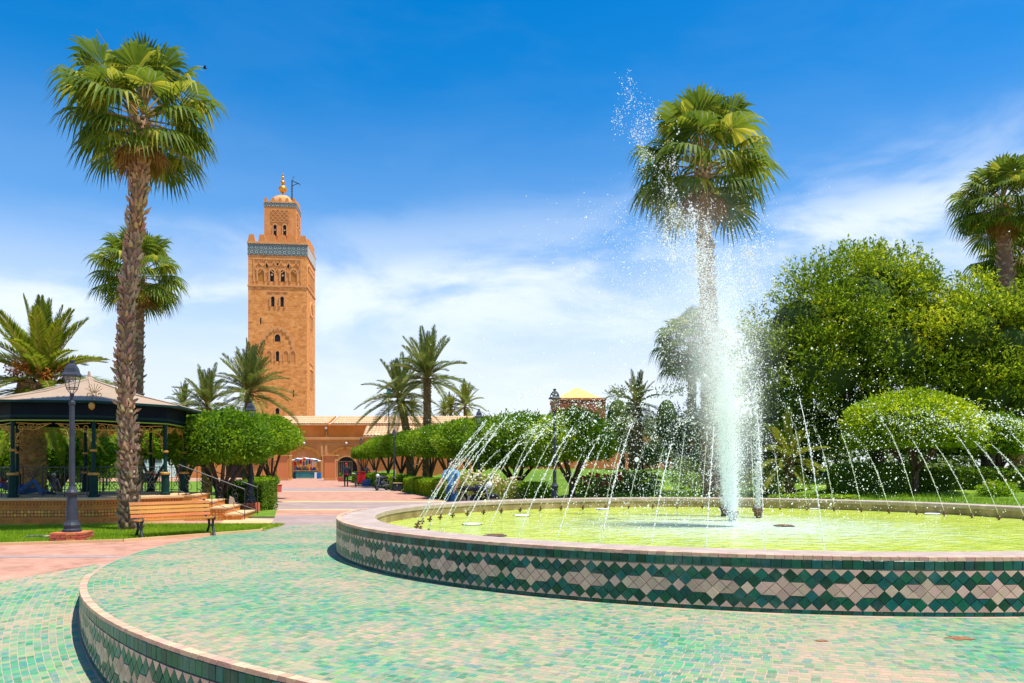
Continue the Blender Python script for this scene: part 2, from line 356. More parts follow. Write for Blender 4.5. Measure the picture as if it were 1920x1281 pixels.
# ------------------------------------------------------------------ helpers
def tag(o, label=None, cat=None, group=None, kind=None):
    for k, v in (('label', label), ('category', cat), ('group', group), ('kind', kind)):
        if v: o[k] = v
    return o
def thing(name, label, cat, loc=(0, 0, 0), rz=0, group=None):
    o = bpy.data.objects.new(name, None)
    o.empty_display_size = .2
    col.objects.link(o)
    o.location = loc; o.rotation_euler = (0, 0, rz)
    return tag(o, label, cat, group)
def link(name, me, mat=None, parent=None, loc=None, rz=None, scale=None):
    o = bpy.data.objects.new(name, me)
    if mat is not None and not me.materials: me.materials.append(mat)
    col.objects.link(o)
    if parent is not None: o.parent = parent
    if loc is not None: o.location = loc
    if rz is not None: o.rotation_euler = (0, 0, rz) if not hasattr(rz, '__len__') else rz
    if scale is not None: o.scale = scale
    return o
class MB:
    def __init__(s): s.v = []; s.f = []
    def add(s, vs, fs):
        b = len(s.v); s.v += [tuple(v) for v in vs]; s.f += [tuple(i + b for i in f) for f in fs]; return s
    def box(s, c, d, rz=0, taper=1.0):
        cx, cy_, cz = c; dx, dy, dz = (k / 2 for k in d)
        vs = []
        for z, t in ((-dz, 1), (dz, taper)):
            for x, y in ((-dx, -dy), (dx, -dy), (dx, dy), (-dx, dy)):
                x *= t; y *= t
                vs.append((cx + x * math.cos(rz) - y * math.sin(rz), cy_ + x * math.sin(rz) + y * math.cos(rz), cz + z))
        return s.add(vs, [(0, 3, 2, 1), (4, 5, 6, 7), (0, 1, 5, 4), (1, 2, 6, 5), (2, 3, 7, 6), (3, 0, 4, 7)])
    def bar(s, a, b, w, h=None, up=(0, 0, 1)):
        a = Vector(a); b = Vector(b); d = (b - a).normalized(); u = Vector(up)
        if abs(d.dot(u)) > .98: u = Vector((0, 1, 0))
        x = d.cross(u).normalized(); y = x.cross(d); h = h or w
        vs = [p + x * (sx * w / 2) + y * (sy * h / 2) for p in (a, b) for sx, sy in ((-1, -1), (1, -1), (1, 1), (-1, 1))]
        return s.add(vs, [(0, 3, 2, 1), (4, 5, 6, 7), (0, 1, 5, 4), (1, 2, 6, 5), (2, 3, 7, 6), (3, 0, 4, 7)])
    def lathe(s, prof, n=16, c=(0, 0, 0), cap=True, rot=0):
        vs = []; fs = []
        for r, z in prof:
            for i in range(n):
                a = 2 * PI * i / n + rot
                vs.append((c[0] + r * math.cos(a), c[1] + r * math.sin(a), c[2] + z))
        for j in range(len(prof) - 1):
            for i in range(n):
                k = (i + 1) % n
                fs.append((j * n + i, j * n + k, (j + 1) * n + k, (j + 1) * n + i))
        if cap:
            fs.append(tuple(range(n))[::-1]); fs.append(tuple((len(prof) - 1) * n + i for i in range(n)))
        return s.add(vs, fs)
    def tube(s, pts, rad, n=6, cap=True):
        pts = [Vector(p) for p in pts]
        rs = rad if hasattr(rad, '__len__') else [rad] * len(pts)
        vs = []; fs = []; px = None
        for i, p in enumerate(pts):
            d = (pts[min(i + 1, len(pts) - 1)] - pts[max(i - 1, 0)])
            d = d.normalized() if d.length > 1e-9 else Vector((0, 0, 1))
            if px is None:
                px = d.orthogonal().normalized()
            px = (px - d * px.dot(d)).normalized()
            py = d.cross(px)
            for k in range(n):
                a = 2 * PI * k / n
                vs.append(p + (px * math.cos(a) + py * math.sin(a)) * rs[i])
        for j in range(len(pts) - 1):
            for i in range(n):
                k = (i + 1) % n
                fs.append((j * n + i, j * n + k, (j + 1) * n + k, (j + 1) * n + i))
        if cap:
            fs.append(tuple(range(n))[::-1]); fs.append(tuple((len(pts) - 1) * n + i for i in range(n)))
        return s.add(vs, fs)
    def sphere(s, c, r, n=10, m=7):
        rx, ry, rz = r if hasattr(r, '__len__') else (r, r, r)
        vs = [(c[0], c[1], c[2] - rz)]; fs = []
        for j in range(1, m):
            t = PI * j / m
            for i in range(n):
                a = 2 * PI * i / n
                vs.append((c[0] + rx * math.sin(t) * math.cos(a), c[1] + ry * math.sin(t) * math.sin(a), c[2] - rz * math.cos(t)))
        vs.append((c[0], c[1], c[2] + rz))
        for i in range(n): fs.append((0, 1 + (i + 1) % n, 1 + i))
        for j in range(m - 2):
            for i in range(n):
                k = (i + 1) % n
                fs.append((1 + j * n + i, 1 + j * n + k, 1 + (j + 1) * n + k, 1 + (j + 1) * n + i))
        e = len(vs) - 1; b = 1 + (m - 2) * n
        for i in range(n): fs.append((b + i, b + (i + 1) % n, e))
        return s.add(vs, fs)
    def prism(s, poly, y0, y1):
        """outline in x,z extruded along y"""
        n = len(poly)
        vs = [(x, y0, z) for x, z in poly] + [(x, y1, z) for x, z in poly]
        fs = [tuple(range(n)), tuple(range(2 * n - 1, n - 1, -1))]
        for i in range(n):
            k = (i + 1) % n
            fs.append((i, n + i, n + k, k))
        return s.add(vs, fs)
    def slab(s, poly, z0, z1):
        n = len(poly)
        vs = [(x, y, z0) for x, y in poly] + [(x, y, z1) for x, y in poly]
        fs = [tuple(range(n))[::-1], tuple(range(n, 2 * n))]
        for i in range(n):
            k = (i + 1) % n
            fs.append((i, k, n + k, n + i))
        return s.add(vs, fs)
    def mesh(s, name, mat=None, smooth=False):
        me = bpy.data.meshes.new(name)
        me.from_pydata([tuple(v) for v in s.v], [], s.f)
        if mat is not None: me.materials.append(mat)
        if smooth:
            for p in me.polygons: p.use_smooth = True
        me.update()
        return me
    def build(s, name, mat, parent=None, loc=None, rz=None, smooth=False):
        return link(name, s.mesh(name, mat, smooth), None, parent, loc, rz)
def np_mesh(name, verts, quads=None, tris=None, mat=None, smooth=False):
    me = bpy.data.meshes.new(name)
    verts = np.ascontiguousarray(verts, dtype=np.float32).reshape(-1, 3)
    nq = 0 if quads is None else len(quads); ntr = 0 if tris is None else len(tris)
    me.vertices.add(len(verts)); me.vertices.foreach_set('co', verts.ravel())
    idx = []; st = []
    if nq: idx.append(np.asarray(quads, dtype=np.int32).ravel()); st.append(np.arange(nq, dtype=np.int32) * 4)
    if ntr: idx.append(np.asarray(tris, dtype=np.int32).ravel()); st.append(np.arange(ntr, dtype=np.int32) * 3 + nq * 4)
    idx = np.concatenate(idx); st = np.concatenate(st)
    me.loops.add(len(idx)); me.loops.foreach_set('vertex_index', idx)
    me.polygons.add(len(st)); me.polygons.foreach_set('loop_start', st)
    me.polygons.foreach_set('use_smooth', np.full(len(st), bool(smooth)))
    me.update(calc_edges=True)
    if mat is not None: me.materials.append(mat)
    return me
def at(px, py, d): return Vector(((px - 960) / F * d, d, CZ - (py - HY) / F * d))
def gx(px, d): return (px - 960) / F * d
def ground_d(py, z=0.0): return F * (CZ - z) / (py - HY)
def sstep(a, b, x):
    t = min(1, max(0, (x - a) / (b - a))); return t * t * (3 - 2 * t)

FC = Vector((4.57, 15.9, 0))      # fountain centre
RT = 11.8                         # terrace radius
TC = FC + Vector((.46, -.50, 0))  # terrace centre
RF = 7.9                          # fountain outer radius
def ramp_z(y): return max(-0.80, min(0.0, -0.142 * (12.3 - y)))
def path_right(y): return 8.1 - .31 * y
def path_left(y): return -.85 - .28 * y
def garden_z(x, y):
    e = x - path_right(y)
    rf = math.hypot(x - FC.x, y - FC.y) - 8.4
    return .12 + .42 * sstep(.8, 3.5, min(e, rf)) + .75 * sstep(3, 9, min(e, rf * 1.2)) * sstep(24, 34, y) + .05 * math.sin(x * 1.3 + y * .7)
# ================================================================== SETTING
def sheet(name, poly, z, mat, parent=None):
    mb = MB(); mb.add([(x, y, z) for x, y in poly], [tuple(range(len(poly)))])
    o = mb.build(name, mat, parent)
    if parent is None: o['kind'] = 'structure'
    return o
ground = sheet('ground', [(-700, 95), (700, 95), (700, 1500), (-700, 1500)], -.02, pm('dusty_ground', (.42, .27, .16), (.34, .22, .13), .2, .95))
plaza = sheet('plaza', [(-120, 12.3), (120, 12.3), (120, 95.5), (-120, 95.5)], 0.0, M['plaza'])
# bands that cross the promenade and one that runs along the tiled ramp
def cross_band(y0, y1, mat, z, bend=0):
    return [(path_left(y0) - .3, y0 + bend), (path_right(y0) - .1, y0), (path_right(y1) - .1, y1), (path_left(y1) - .3, y1 + bend)]
for y0, y1, mt, z in ((27.8, 33.2, 'band_grey', .004), (27.0, 27.8, 'band_cream', .008), (33.2, 34.4, 'band_cream', .008), (48, 55, 'band_grey', .004), (47, 48, 'band_cream', .008), (18.6, 24.5, 'band_grey', .004)):
    sheet('paving_band', cross_band(y0, y1, mt, z), z, M[mt], plaza)
sheet('paving_band', [(-40, 12.95), (-6.3, 13.15), (-6.9, 13.5), (-40, 13.3)], .004, M['band_grey'], plaza)
# sloping ramp below the terrace
mb = MB()
ys = [-20, 6.66, 8, 9.5, 11, 12.3]
for i in range(len(ys) - 1):
    mb.add([(-40, ys[i], ramp_z(ys[i]) + .001), (40, ys[i], ramp_z(ys[i]) + .001), (40, ys[i + 1], ramp_z(ys[i + 1]) + .001), (-40, ys[i + 1], ramp_z(ys[i + 1]) + .001)], [(0, 1, 2, 3)])
ramp_o = tag(mb.build('tiled_ramp', M['floorgrout']), kind='structure')
MB().add([(x_, y_, ramp_z(y_) + .004) for x_, y_ in ((-6.45, 12.3), (-10.2, 8.55), (-40, 8.55), (-40, 12.3))], [(0, 3, 2, 1)]).build('plaza_slope', M['plaza'], plaza)
# terrace disc
mb = MB()
mb.lathe([(RT - .012, -1.0), (RT - .012, -.002), (RT - .06, 0.003), (.5, 0.003)], 220, (TC.x, TC.y, 0), cap=False)
terrace = tag(mb.build('terrace', M['floorgrout'], smooth=False), kind='structure')

# ---- floor tiles laid in rings round the fountain
def ring_tiles(r0, r1, pr, pt, zfun, keep, seed):
    g = np.random.default_rng(seed)
    P = []
    k = 0
    r = r0
    while r < r1:
        n = int(2 * PI * r / pt)
        a = (np.arange(n) + g.random()) * 2 * PI / n
        P.append(np.stack([np.full(n, r), a, np.full(n, PI * r / n * 2)], 1))
        r += pr
    P = np.concatenate(P)
    x = TC.x + P[:, 0] * np.sin(P[:, 1]); y = TC.y - P[:, 0] * np.cos(P[:, 1])
    ok = keep(x, y)
    return P[ok], x[ok], y[ok]
def tiles_mesh(name, P, pr, zfun, gap, seed, mat):
    g = np.random.default_rng(seed)
    n = len(P)
    hw = P[:, 2] / 2 - gap; hr = pr / 2 - gap
    top = .0018 + g.random(n) * .0008
    vs = np.zeros((n, 8, 3))
    i = 0
    for zt in (0, 1):
        for sx, sr in ((-1, -1), (1, -1), (1, 1), (-1, 1)):
            t = (sx * (hw + g.normal(0, .0015, n)) ); rr = P[:, 0] + sr * hr + g.normal(0, .0012, n)
            X = rr * np.sin(P[:, 1]) + t * np.cos(P[:, 1]); Y = -rr * np.cos(P[:, 1]) + t * np.sin(P[:, 1])
            vs[:, i, 0] = TC.x + X; vs[:, i, 1] = TC.y + Y
            vs[:, i, 2] = zfun(TC.y + Y) + (top + g.normal(0, .0002, n) if zt else -.004)
            i += 1
    q = np.array([(4, 5, 6, 7), (0, 1, 5, 4), (1, 2, 6, 5), (2, 3, 7, 6), (3, 0, 4, 7)])
    Q = (np.arange(n)[:, None, None] * 8 + q[None]).reshape(-1, 4)
    return np_mesh(name, vs, Q, None, mat)
PITCH = .076
inview = lambda x, y: (np.abs(x) < .70 * y + .8) & (y > 3.9) & (y < 24) & (np.hypot(x - FC.x, y - FC.y) > RF + .06)
P, x, y = ring_tiles(RT - .10 - PITCH * 64, RT - .09, PITCH, PITCH, None, inview, 1)
P2, x2, y2 = ring_tiles(RT + .07, RT + 8, PITCH, PITCH, None, lambda x, y: (np.abs(x) < .72 * y + .6) & (y > 5.2) & (y < 12.28) & (y < 18.75 + x) & (x < 0), 2)
zf0 = lambda Y: np.full_like(Y, 0.002)
zf1 = lambda Y: np.clip(-0.142 * (12.3 - Y), -.80, 0)
# the 300 nearest in the frame are pieces of their own
vis = (y > F * CZ / 405) & (np.abs(x) < .648 * y)
order = np.argsort(np.where(vis, y, 1e9))[:300]
rest = np.ones(len(P), bool); rest[order] = False
o = link('floor_tiles', tiles_mesh('floor_tiles', P[rest], PITCH, zf0, .0032, 3, M['floortile']), parent=terrace); o['kind'] = 'stuff'
tmb = MB().box((0, 0, .003), (PITCH - .0064, PITCH - .0064, .012), taper=.97)
tme = tmb.mesh('floor_tile', M['floortile'])
for i in order:
    link('floor_tile', tme, parent=terrace, loc=(x[i], y[i], -.0048 + random.uniform(-.0002, .0003)), rz=P[i, 1], scale=(random.uniform(.96, 1.02), random.uniform(.97, 1.01), 1))
o = link('floor_tiles', tiles_mesh('ramp_tiles', P2, PITCH, zf1, .0032, 4, M['floortile']), parent=ramp_o); o['kind'] = 'stuff'
# rust stains where something iron stood on the tiles
for px, py, w in ((1540, 1203, .13), (1800, 1198, .26)):
    d = ground_d(py)
    pts = []
    for k in range(22):
        a = 2 * PI * k / 22; rr = random.uniform(.55, 1.1)
        pts.append((gx(px, d) + w * .5 * rr * math.cos(a), d + w * .35 * rr * math.sin(a)))
    sheet('rust_stain', pts, .0085, pm('rust_stain', (.16, .055, .02), (.34, .16, .07), 25, .9), terrace)

# ================================================================== FOUNTAIN
fountain = thing('tiled_fountain', 'large round fountain basin faced with green and beige zellige tiles', 'fountain', tuple(FC))
RI = 7.22
mb = MB().lathe([(RF, -.05), (RF, .568), (RF - .03, .576)], 240, cap=False); mb.build('wall', M['grout'], fountain)
mb = MB().lathe([(RF - .06, .560), (RF - .06, .588), (RF - .10, .594), (RI + .03, .594), (RI, .585), (RI, .50)], 240, cap=False); mb.build('rim', M['concrete'], fountain, smooth=False)
mb = MB().lathe([(RI + .012, .55), (RI + .012, .15)], 240, cap=False); mb.build('basin_wall', M['basin'], fountain)
# flat mortar seams of the rim slabs are worn away; a few chips and leaves lie on it
water = tag(MB().lathe([(RI + .01, .33), (.01, .33)], 160, (FC.x, FC.y, 0), cap=False).build('fountain_water', M['water']), kind='structure')

PD = .1414
sq = .1
def poly_mesh(name, poly, mat, t=.014):
    cx = sum(p[0] for p in poly) / len(poly); cz = sum(p[1] for p in poly) / len(poly)
    inner = [((x - cx) * .93 + cx, (z - cz) * .93 + cz) for x, z in poly]
    n = len(poly)
    vs = [(x, .004, z) for x, z in poly] + [(x, -t * .75, z) for x, z in poly] + [(x, -t, z) for x, z in inner]
    fs = [tuple(range(2 * n, 3 * n))]
    for j in (0, 1):
        for i in range(n):
            k = (i + 1) % n
            fs.append((j * n + i, j * n + k, (j + 1) * n + k, (j + 1) * n + i))
    return vs, fs
h = PD / 2 * .955
SH = {
    'square_tile': [(-.048, -.046), (.048, -.046), (.048, .046), (-.048, .046)],
    'base_tile': [(-.048, -.030), (.048, -.030), (.048, .030), (-.048, .030)],
    'diamond_tile': [(0, -h), (h, 0), (0, h), (-h, 0)],
    'upper_half_tile': [(-h, .003), (h, .003), (0, h)],
    'lower_half_tile': [(-h, -.003), (0, -h), (h, -.003)],
    'edging_tile': [(-.047, -.022), (.047, -.022), (.047, .022), (-.047, .022)],
}
NAME = {'upper_half_tile': 'triangle_tile', 'lower_half_tile': 'triangle_tile', 'base_tile': 'square_tile'}
def faced_wall(parent, rad, a0, a1, hfun, local, cen=None):
    """zellige face of a round wall: rows of squares, diamonds and triangles; heights scale with the wall"""
    specs = []
    cen = cen or FC
    n = int((a1 - a0) * rad / sq)
    for i in range(n):
        a = a0 + (i + .5) * sq / rad
        specs.append(('square_tile', 'green_tile', a, .060))
        specs.append(('base_tile', 'green_tile', a, .567))
    n = int((a1 - a0) * rad / .094)
    for i in range(n):
        specs.append(('edging_tile', 'edge_tile', a0 + (i + .5) * .094 / rad, -.006))
    top = .112
    n = int((a1 - a0) * rad / PD)
    for i in range(n):
        for row in range(0, 7):
            off = 0 if row % 2 == 1 else .5
            a = a0 + (i + .5 + off) * PD / rad
            z = top + row * PD / 2
            k = i % 5
            if row == 0: specs.append(('lower_half_tile', 'beige_tile', a, z))
            elif row == 6: specs.append(('upper_half_tile', 'beige_tile', a, z))
            elif row in (1, 5): specs.append(('diamond_tile', 'green_tile', a, z))
            elif row == 3: specs.append(('diamond_tile', 'beige_tile', a, z))
            else:
                if k in (1, 2): specs.append(('diamond_tile', 'green_tile', a, z))
                elif k == 4: specs.append(('diamond_tile', 'beige_tile', a, z))
                else:
                    up = 'green_tile' if row == 2 else 'beige_tile'; lo = 'beige_tile' if row == 2 else 'green_tile'
                    specs.append(('upper_half_tile', up, a, z)); specs.append(('lower_half_tile', lo, a, z))
    def place(sp):
        a = sp[2]
        hh = hfun(a); s = hh / .6
        px = cen.x + rad * math.sin(a); py = cen.y - rad * math.cos(a)
        return px, py, s
    cnt = {}
    def key(sp):
        px, py, s = place(sp)
        out = 0 if abs(px) < .66 * py and py > 0 else 100
        return math.hypot(px, py) + out
    specs.sort(key=key)
    meshes = {}
    rest = {}
    for sp in specs:
        kind, mat, a, z = sp
        px, py, s = place(sp)
        zt = local - z * s
        if kind == 'edging_tile': zt = local - z
        nm = NAME.get(kind, kind)
        cnt[nm] = cnt.get(nm, 0) + 1
        t = .026 if kind == 'edging_tile' else .014
        if cnt[nm] <= 300:
            me = meshes.get((kind, mat))
            if me is None:
                vs, fs = poly_mesh(kind, SH[kind], M[mat], t)
                if kind == 'edging_tile':   # bullnose that turns over the top edge
                    vs, fs = MB().box((0, .030, 0), (.091, .086, .040), taper=.97).v, MB().box((0, 0, 0), (1, 1, 1)).f
                me = bpy.data.meshes.new(nm); me.from_pydata([tuple(v) for v in vs], [], fs); me.materials.append(M[mat]); me.update()
                meshes[(kind, mat)] = me
            o = link(nm, me, parent=parent, rz=(0, 0, a))
            wl = Vector((px, py, zt)) - parent.location
            wl += Vector((math.sin(a), -math.cos(a), 0)) * random.uniform(-.0015, .0015)
            o.location = wl
            o.rotation_euler = (random.uniform(-.012, .012), random.uniform(-.02, .02) if kind != 'edging_tile' else 0, a + random.uniform(-.015, .015))
            o.scale = (1, 1, s if kind != 'edging_tile' else random.uniform(.9, 1.05))
        else:
            if kind == 'edging_tile':
                b_ = MB().box((0, .030, 0), (.091, .086, .040)); vs, fs = b_.v, b_.f
            else: vs, fs = poly_mesh(kind, SH[kind], None, t)
            ca, sa = math.cos(a), math.sin(a)
            ss = s if kind != 'edging_tile' else 1
            wv = [(px + v[0] * ca - v[1] * sa - parent.location.x, py + v[0] * sa + v[1] * ca - parent.location.y, zt + v[2] * ss) for v in vs]
            rest.setdefault(mat, MB()).add(wv, fs)
    for mat, b_ in rest.items():
        o = b_.build('small_tiles', M[mat], parent); o['kind'] = 'stuff'
faced_wall(fountain, RF + .002, R(-100), R(24), lambda a: .6, .58)
def terr_h(a):
    yy = TC.y - RT * math.cos(a)
    return max(.08, -ramp_z(yy) - .002)
faced_wall(terrace, RT + .0, R(-68), R(-18), terr_h, -.004, TC)

# ================================================================== MINARET
def uvwall(name, s, z0, z1, mat, parent, s2=None):
    s2 = s2 or s
    me = bpy.data.meshes.new(name)
    c = [(-s, -s), (s, -s), (s, s), (-s, s)]
    c2 = [(-s2, -s2), (s2, -s2), (s2, s2), (-s2, s2)]
    vs = [(x, y, z0) for x, y in c] + [(x, y, z1) for x, y in c2]
    fs = [(i, (i + 1) % 4, 4 + (i + 1) % 4, 4 + i) for i in range(4)] + [(4, 5, 6, 7)]
    me.from_pydata(vs, [], fs); me.materials.append(mat)
    uv = me.uv_layers.new()
    for p in me.polygons:
        for li, vi in zip(p.loop_indices, p.vertices):
            x, y, z = vs[vi]
            if p.index < 4:
                u = (x if p.index % 2 == 0 else y) + p.index * 7.3
                uv.data[li].uv = (u, z)
            else: uv.data[li].uv = (x, y)
    me.update()
    return link(name, me, None, parent)
def arch_outline(w, h, n=10, point=.25, shoe=0.0):
    a = w / 2; zs = h - a * (1 + point)
    pts = [(-a * (1 - shoe), 0), (-a * (1 - shoe), zs - a * shoe * 1.5)] if shoe else [(-a, 0)]
    for i in range(n + 1):
        t = PI - PI * i / n
        pts.append((a * math.cos(t), zs + a * math.sin(t) * (1 + point * math.sin(t))))
    pts += [(a * (1 - shoe), zs - a * shoe * 1.5), (a * (1 - shoe), 0)] if shoe else [(a, 0)]
    return pts
def place_on(o, x, z, s, side):
    """on the front face (side 0) or the right face (side 1) of a square tower of half width s"""
    if side == 0: o.location = (x, -s, z)
    else:
        o.location = (s, x, z); o.rotation_euler = (0, 0, PI / 2)
    return o
def opening(parent, x, z, w, h, s, side=0, frame=.22, proud=.16, mat='ochre_trim', point=.25, shoe=.12, lobes=0, pane='dark'):
    inner = arch_outline(w, h, 12, point, shoe)
    n = len(inner)
    cx, cz = 0, h * .5
    outer = []
    for i, (px_, pz) in enumerate(inner):
        t = i / (n - 1)
        dx, dz = px_ - cx, pz - cz
        L = math.hypot(dx, dz)
        f = frame
        if lobes: f = frame * (1 + .45 * abs(math.sin(t * PI * lobes)))
        if pz <= 0.001: outer.append((px_ + math.copysign(frame, px_), pz))
        else: outer.append((px_ + dx / L * f, pz + dz / L * f))
    mb = MB()
    for i in range(n - 1):
        q = [inner[i], inner[i + 1], outer[i + 1], outer[i]]
        vs = [(a, -proud, b) for a, b in q] + [(a, .02, b) for a, b in q]
        mb.add(vs, [(3, 2, 1, 0), (0, 1, 5, 4), (1, 2, 6, 5), (2, 3, 7, 6), (3, 0, 4, 7)])
    fr = place_on(mb.build('window', M[mat], parent), x, z, s, side)
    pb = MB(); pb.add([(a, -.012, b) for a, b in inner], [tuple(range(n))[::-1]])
    pb.build('opening' if pane == 'dark' else 'blind_panel', M[pane], fr)  # flat pane on solid wall; dark ones paint the shade of the opening
    return fr
def lobed_arch(parent, x, z, w, h, s, side=0, lobes=9, thick=.3, proud=.13, mat='ochre_trim', name='blind_arch'):
    mb = MB(); n = lobes * 6
    ri = []; ro = []
    for i in range(n + 1):
        t = PI - PI * i / n
        lob = 1 - .10 * abs(math.cos(i / 6 * PI))
        a = w / 2
        ri.append((a * lob * math.cos(t), h * lob * math.sin(t)))
        ro.append(((a + thick) * math.cos(t), (h + thick) * math.sin(t)))
    for i in range(n):
        q = [ri[i], ri[i + 1], ro[i + 1], ro[i]]
        vs = [(a, -proud, b) for a, b in q] + [(a, .02, b) for a, b in q]
        mb.add(vs, [(3, 2, 1, 0), (0, 1, 5, 4), (2, 3, 7, 6), (1, 2, 6, 5), (3, 0, 4, 7)])
    return place_on(mb.build(name, M[mat], parent), x, z, s, side)
def lattice(parent, x, z, w, h, s, side=0, nx=5, ny=3, proud=.12, bw=.13, mat='ochre_trim'):
    """interlaced diamond net in relief"""
    mb = MB()
    for j in range(ny * 2):
        for i in range(nx):
            x0 = -w / 2 + (i + .5) * w / nx; zz = j * h / (ny * 2); hh = h / (ny * 2); hw = w / nx / 2
            sgn = 1 if (j % 2 == 0) else -1
            for d in (-1, 1):
                a = (x0 + (0 if sgn > 0 else d * hw), zz); b = (x0 + (d * hw if sgn > 0 else 0), zz + hh)
                m_ = ((a[0] + b[0]) / 2 + d * sgn * hw * .25, (a[1] + b[1]) / 2 - hh * .1)
                for p, q in ((a, m_), (m_, b)):
                    mb.bar((p[0], -proud / 2, p[1]), (q[0], -proud / 2, q[1]), bw, proud, up=(0, 1, 0))
    return place_on(mb.build('relief_lattice', M[mat], parent), x, z, s, side)
def zellige_mat():
    m, nt, b = base_mat('teal_and_white_zellige')
    t = N(nt, 'ShaderNodeTexCoord'); mpn = N(nt, 'ShaderNodeMapping'); mpn.inputs['Scale'].default_value = (1, 1, 1)
    nt.links.new(t.outputs['UV'], mpn.inputs[0])
    sp = N(nt, 'ShaderNodeSeparateXYZ'); nt.links.new(mpn.outputs[0], sp.inputs[0])
    def cell(s_, o_): return math_node(nt, 'ABSOLUTE', math_node(nt, 'SUBTRACT', math_node(nt, 'FRACT', math_node(nt, 'MULTIPLY', s_, 1.0)), .5))
    a = math_node(nt, 'MAXIMUM', cell(sp.outputs[0], 0), cell(sp.outputs[1], 0))
    c = ramp(nt, a, [(0.0, (.015, .05, .06)), (.14, (.015, .05, .06)), (.15, (.36, .42, .36)), (.28, (.36, .42, .36)), (.29, (.014, .034, .032)), (.44, (.014, .034, .032)), (.45, (.30, .34, .29))], 'CONSTANT')
    nt.links.new(c, b.inputs['Base Color']); b.inputs['Roughness'].default_value = .35
    return m
M['zellige'] = zellige_mat()
M['zworn'] = pm('bare_band_plaster', (.50, .49, .46), (.42, .40, .36), .6, .8, .2, 6)

S = 6.3
minaret = thing('minaret', 'tall ochre stone minaret with tiled band, lantern and gilded finial', 'tower', (-52.2, 179.8, 0), R(6))
uvwall('shaft', S, 0, 47.9, M['stone_tower'], minaret)
uvwall('string_course', S + .14, 40.9, 41.25, M['ochre_trim'], minaret)
uvwall('tile_band', S + .10, 47.8, 50.3, M['zellige'], minaret)
MB().box((S + .14, 0, 49.05), (.08, 2 * S - .4, 2.44)).build('bare_band', M['zworn'], minaret)
uvwall('cornice', S + .22, 50.3, 50.75, M['ochre_trim'], minaret)
mer = MB().prism([(-.80, 0), (.80, 0), (.48, 1.55), (-.48, 1.55)], -.3, .3).mesh('merlon', M['ochre'])
for sd in range(4):
    for i in range(6):
        u = -S + .75 + i * (2 * S - 1.5) / 5
        if sd % 2 and i in (0, 5): continue
        pos = [(u, -S + .1), (S - .1, u), (u, S - .1), (-S + .1, u)][sd]
        link('merlon', mer, None, minaret, (pos[0], pos[1], 50.75), (sd % 2) * PI / 2)
# upper window stage
lattice(minaret, 0, 43.9, 9.6, 2.9, S, 0, 6, 1, .16, .2)
for xx in (-1.15, 1.15): opening(minaret, xx, 42.1, 1.0, 2.5, S, 0, .35, .2, lobes=5)
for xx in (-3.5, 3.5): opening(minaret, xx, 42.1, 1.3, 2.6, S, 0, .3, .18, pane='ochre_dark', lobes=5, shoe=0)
for xx in (-2.3, 0, 2.3): opening(minaret, xx, 45.1, .5, 1.1, S, 0, .12, .1)
MB().box((0, -S - .06, 47.0), (10.4, .14, .3)).build('relief_frame', M['ochre_trim'], minaret)
for sgn in (-1, 1): MB().box((sgn * 5.05, -S - .06, 44.4), (.3, .14, 4.9)).build('relief_frame', M['ochre_trim'], minaret)
# loudspeakers hang in the openings
for xx, zz, ss in ((-1.15, 43.5, S), (1.15, 43.4, S)):
    MB().lathe([(.05, -.3), (.12, -.1), (.24, .1)], 12).build('loudspeaker_horn', M['mortar'], minaret, (xx, -ss - .12, zz), (R(90), 0, 0))
# paired windows
for xx in (-1.0, 1.0): opening(minaret, xx, 36.6, .85, 2.2, S, 0, .38, .18, lobes=5)
MB().box((0, -S - .05, 39.9), (4.4, .12, .22)).build('relief_frame', M['ochre_trim'], minaret)
# large blind arch stage
lobed_arch(minaret, 0, 26.8, 6.6, 5.0, S, 0, 11, .45, .14)
opening(minaret, 0, 28.9, 1.2, 1.6, S, 0, .16, .1, shoe=0)
opening(minaret, 0, 24.6, .8, 2.2, S, 0, .3, .15, lobes=5)
for xx in (-1.8, 1.8, 3.3): opening(minaret, xx, 24.6, 1.0, 2.2, S, 0, .2, .12, pane='ochre', lobes=5, shoe=0)
for xx, zz in ((3.45, 17.5), (-3.6, 33.4)): MB().box((xx, -S - .01, zz), (.24, .06, 1.35)).build('slit', M['dark'], minaret)  # shallow boxes on the wall, shade of the slits put into their colour
opening(minaret, 0, 12.9, .9, 1.4, S, 0, .35, .15)
# right face
for yy in (-3, -1, 1, 3): opening(minaret, yy, 42.1, 1.0, 3.0, S, 1, .4, .25, pane='dark' if abs(yy) < 2 else 'ochre_dark', lobes=5)
lattice(minaret, 0, 45.2, 9.0, 1.6, S, 1, 6, 1, .18, .2)
lobed_arch(minaret, 0, 35.6, 3.4, 3.0, S, 1, 7, .4, .2)
for yy in (-.9, .9): opening(minaret, yy, 32.6, .9, 3.0, S, 1, .35, .22, lobes=5)
MB().box((S + .05, 0, 24.8), (.12, 5.2, .25)).build('relief_frame', M['ochre_trim'], minaret)
for yy in (-1.4, 0, 1.4): opening(minaret, yy, 19.2, .9, 4.3, S, 1, .3, .22, pane='dark' if yy == 0 else 'ochre_dark')
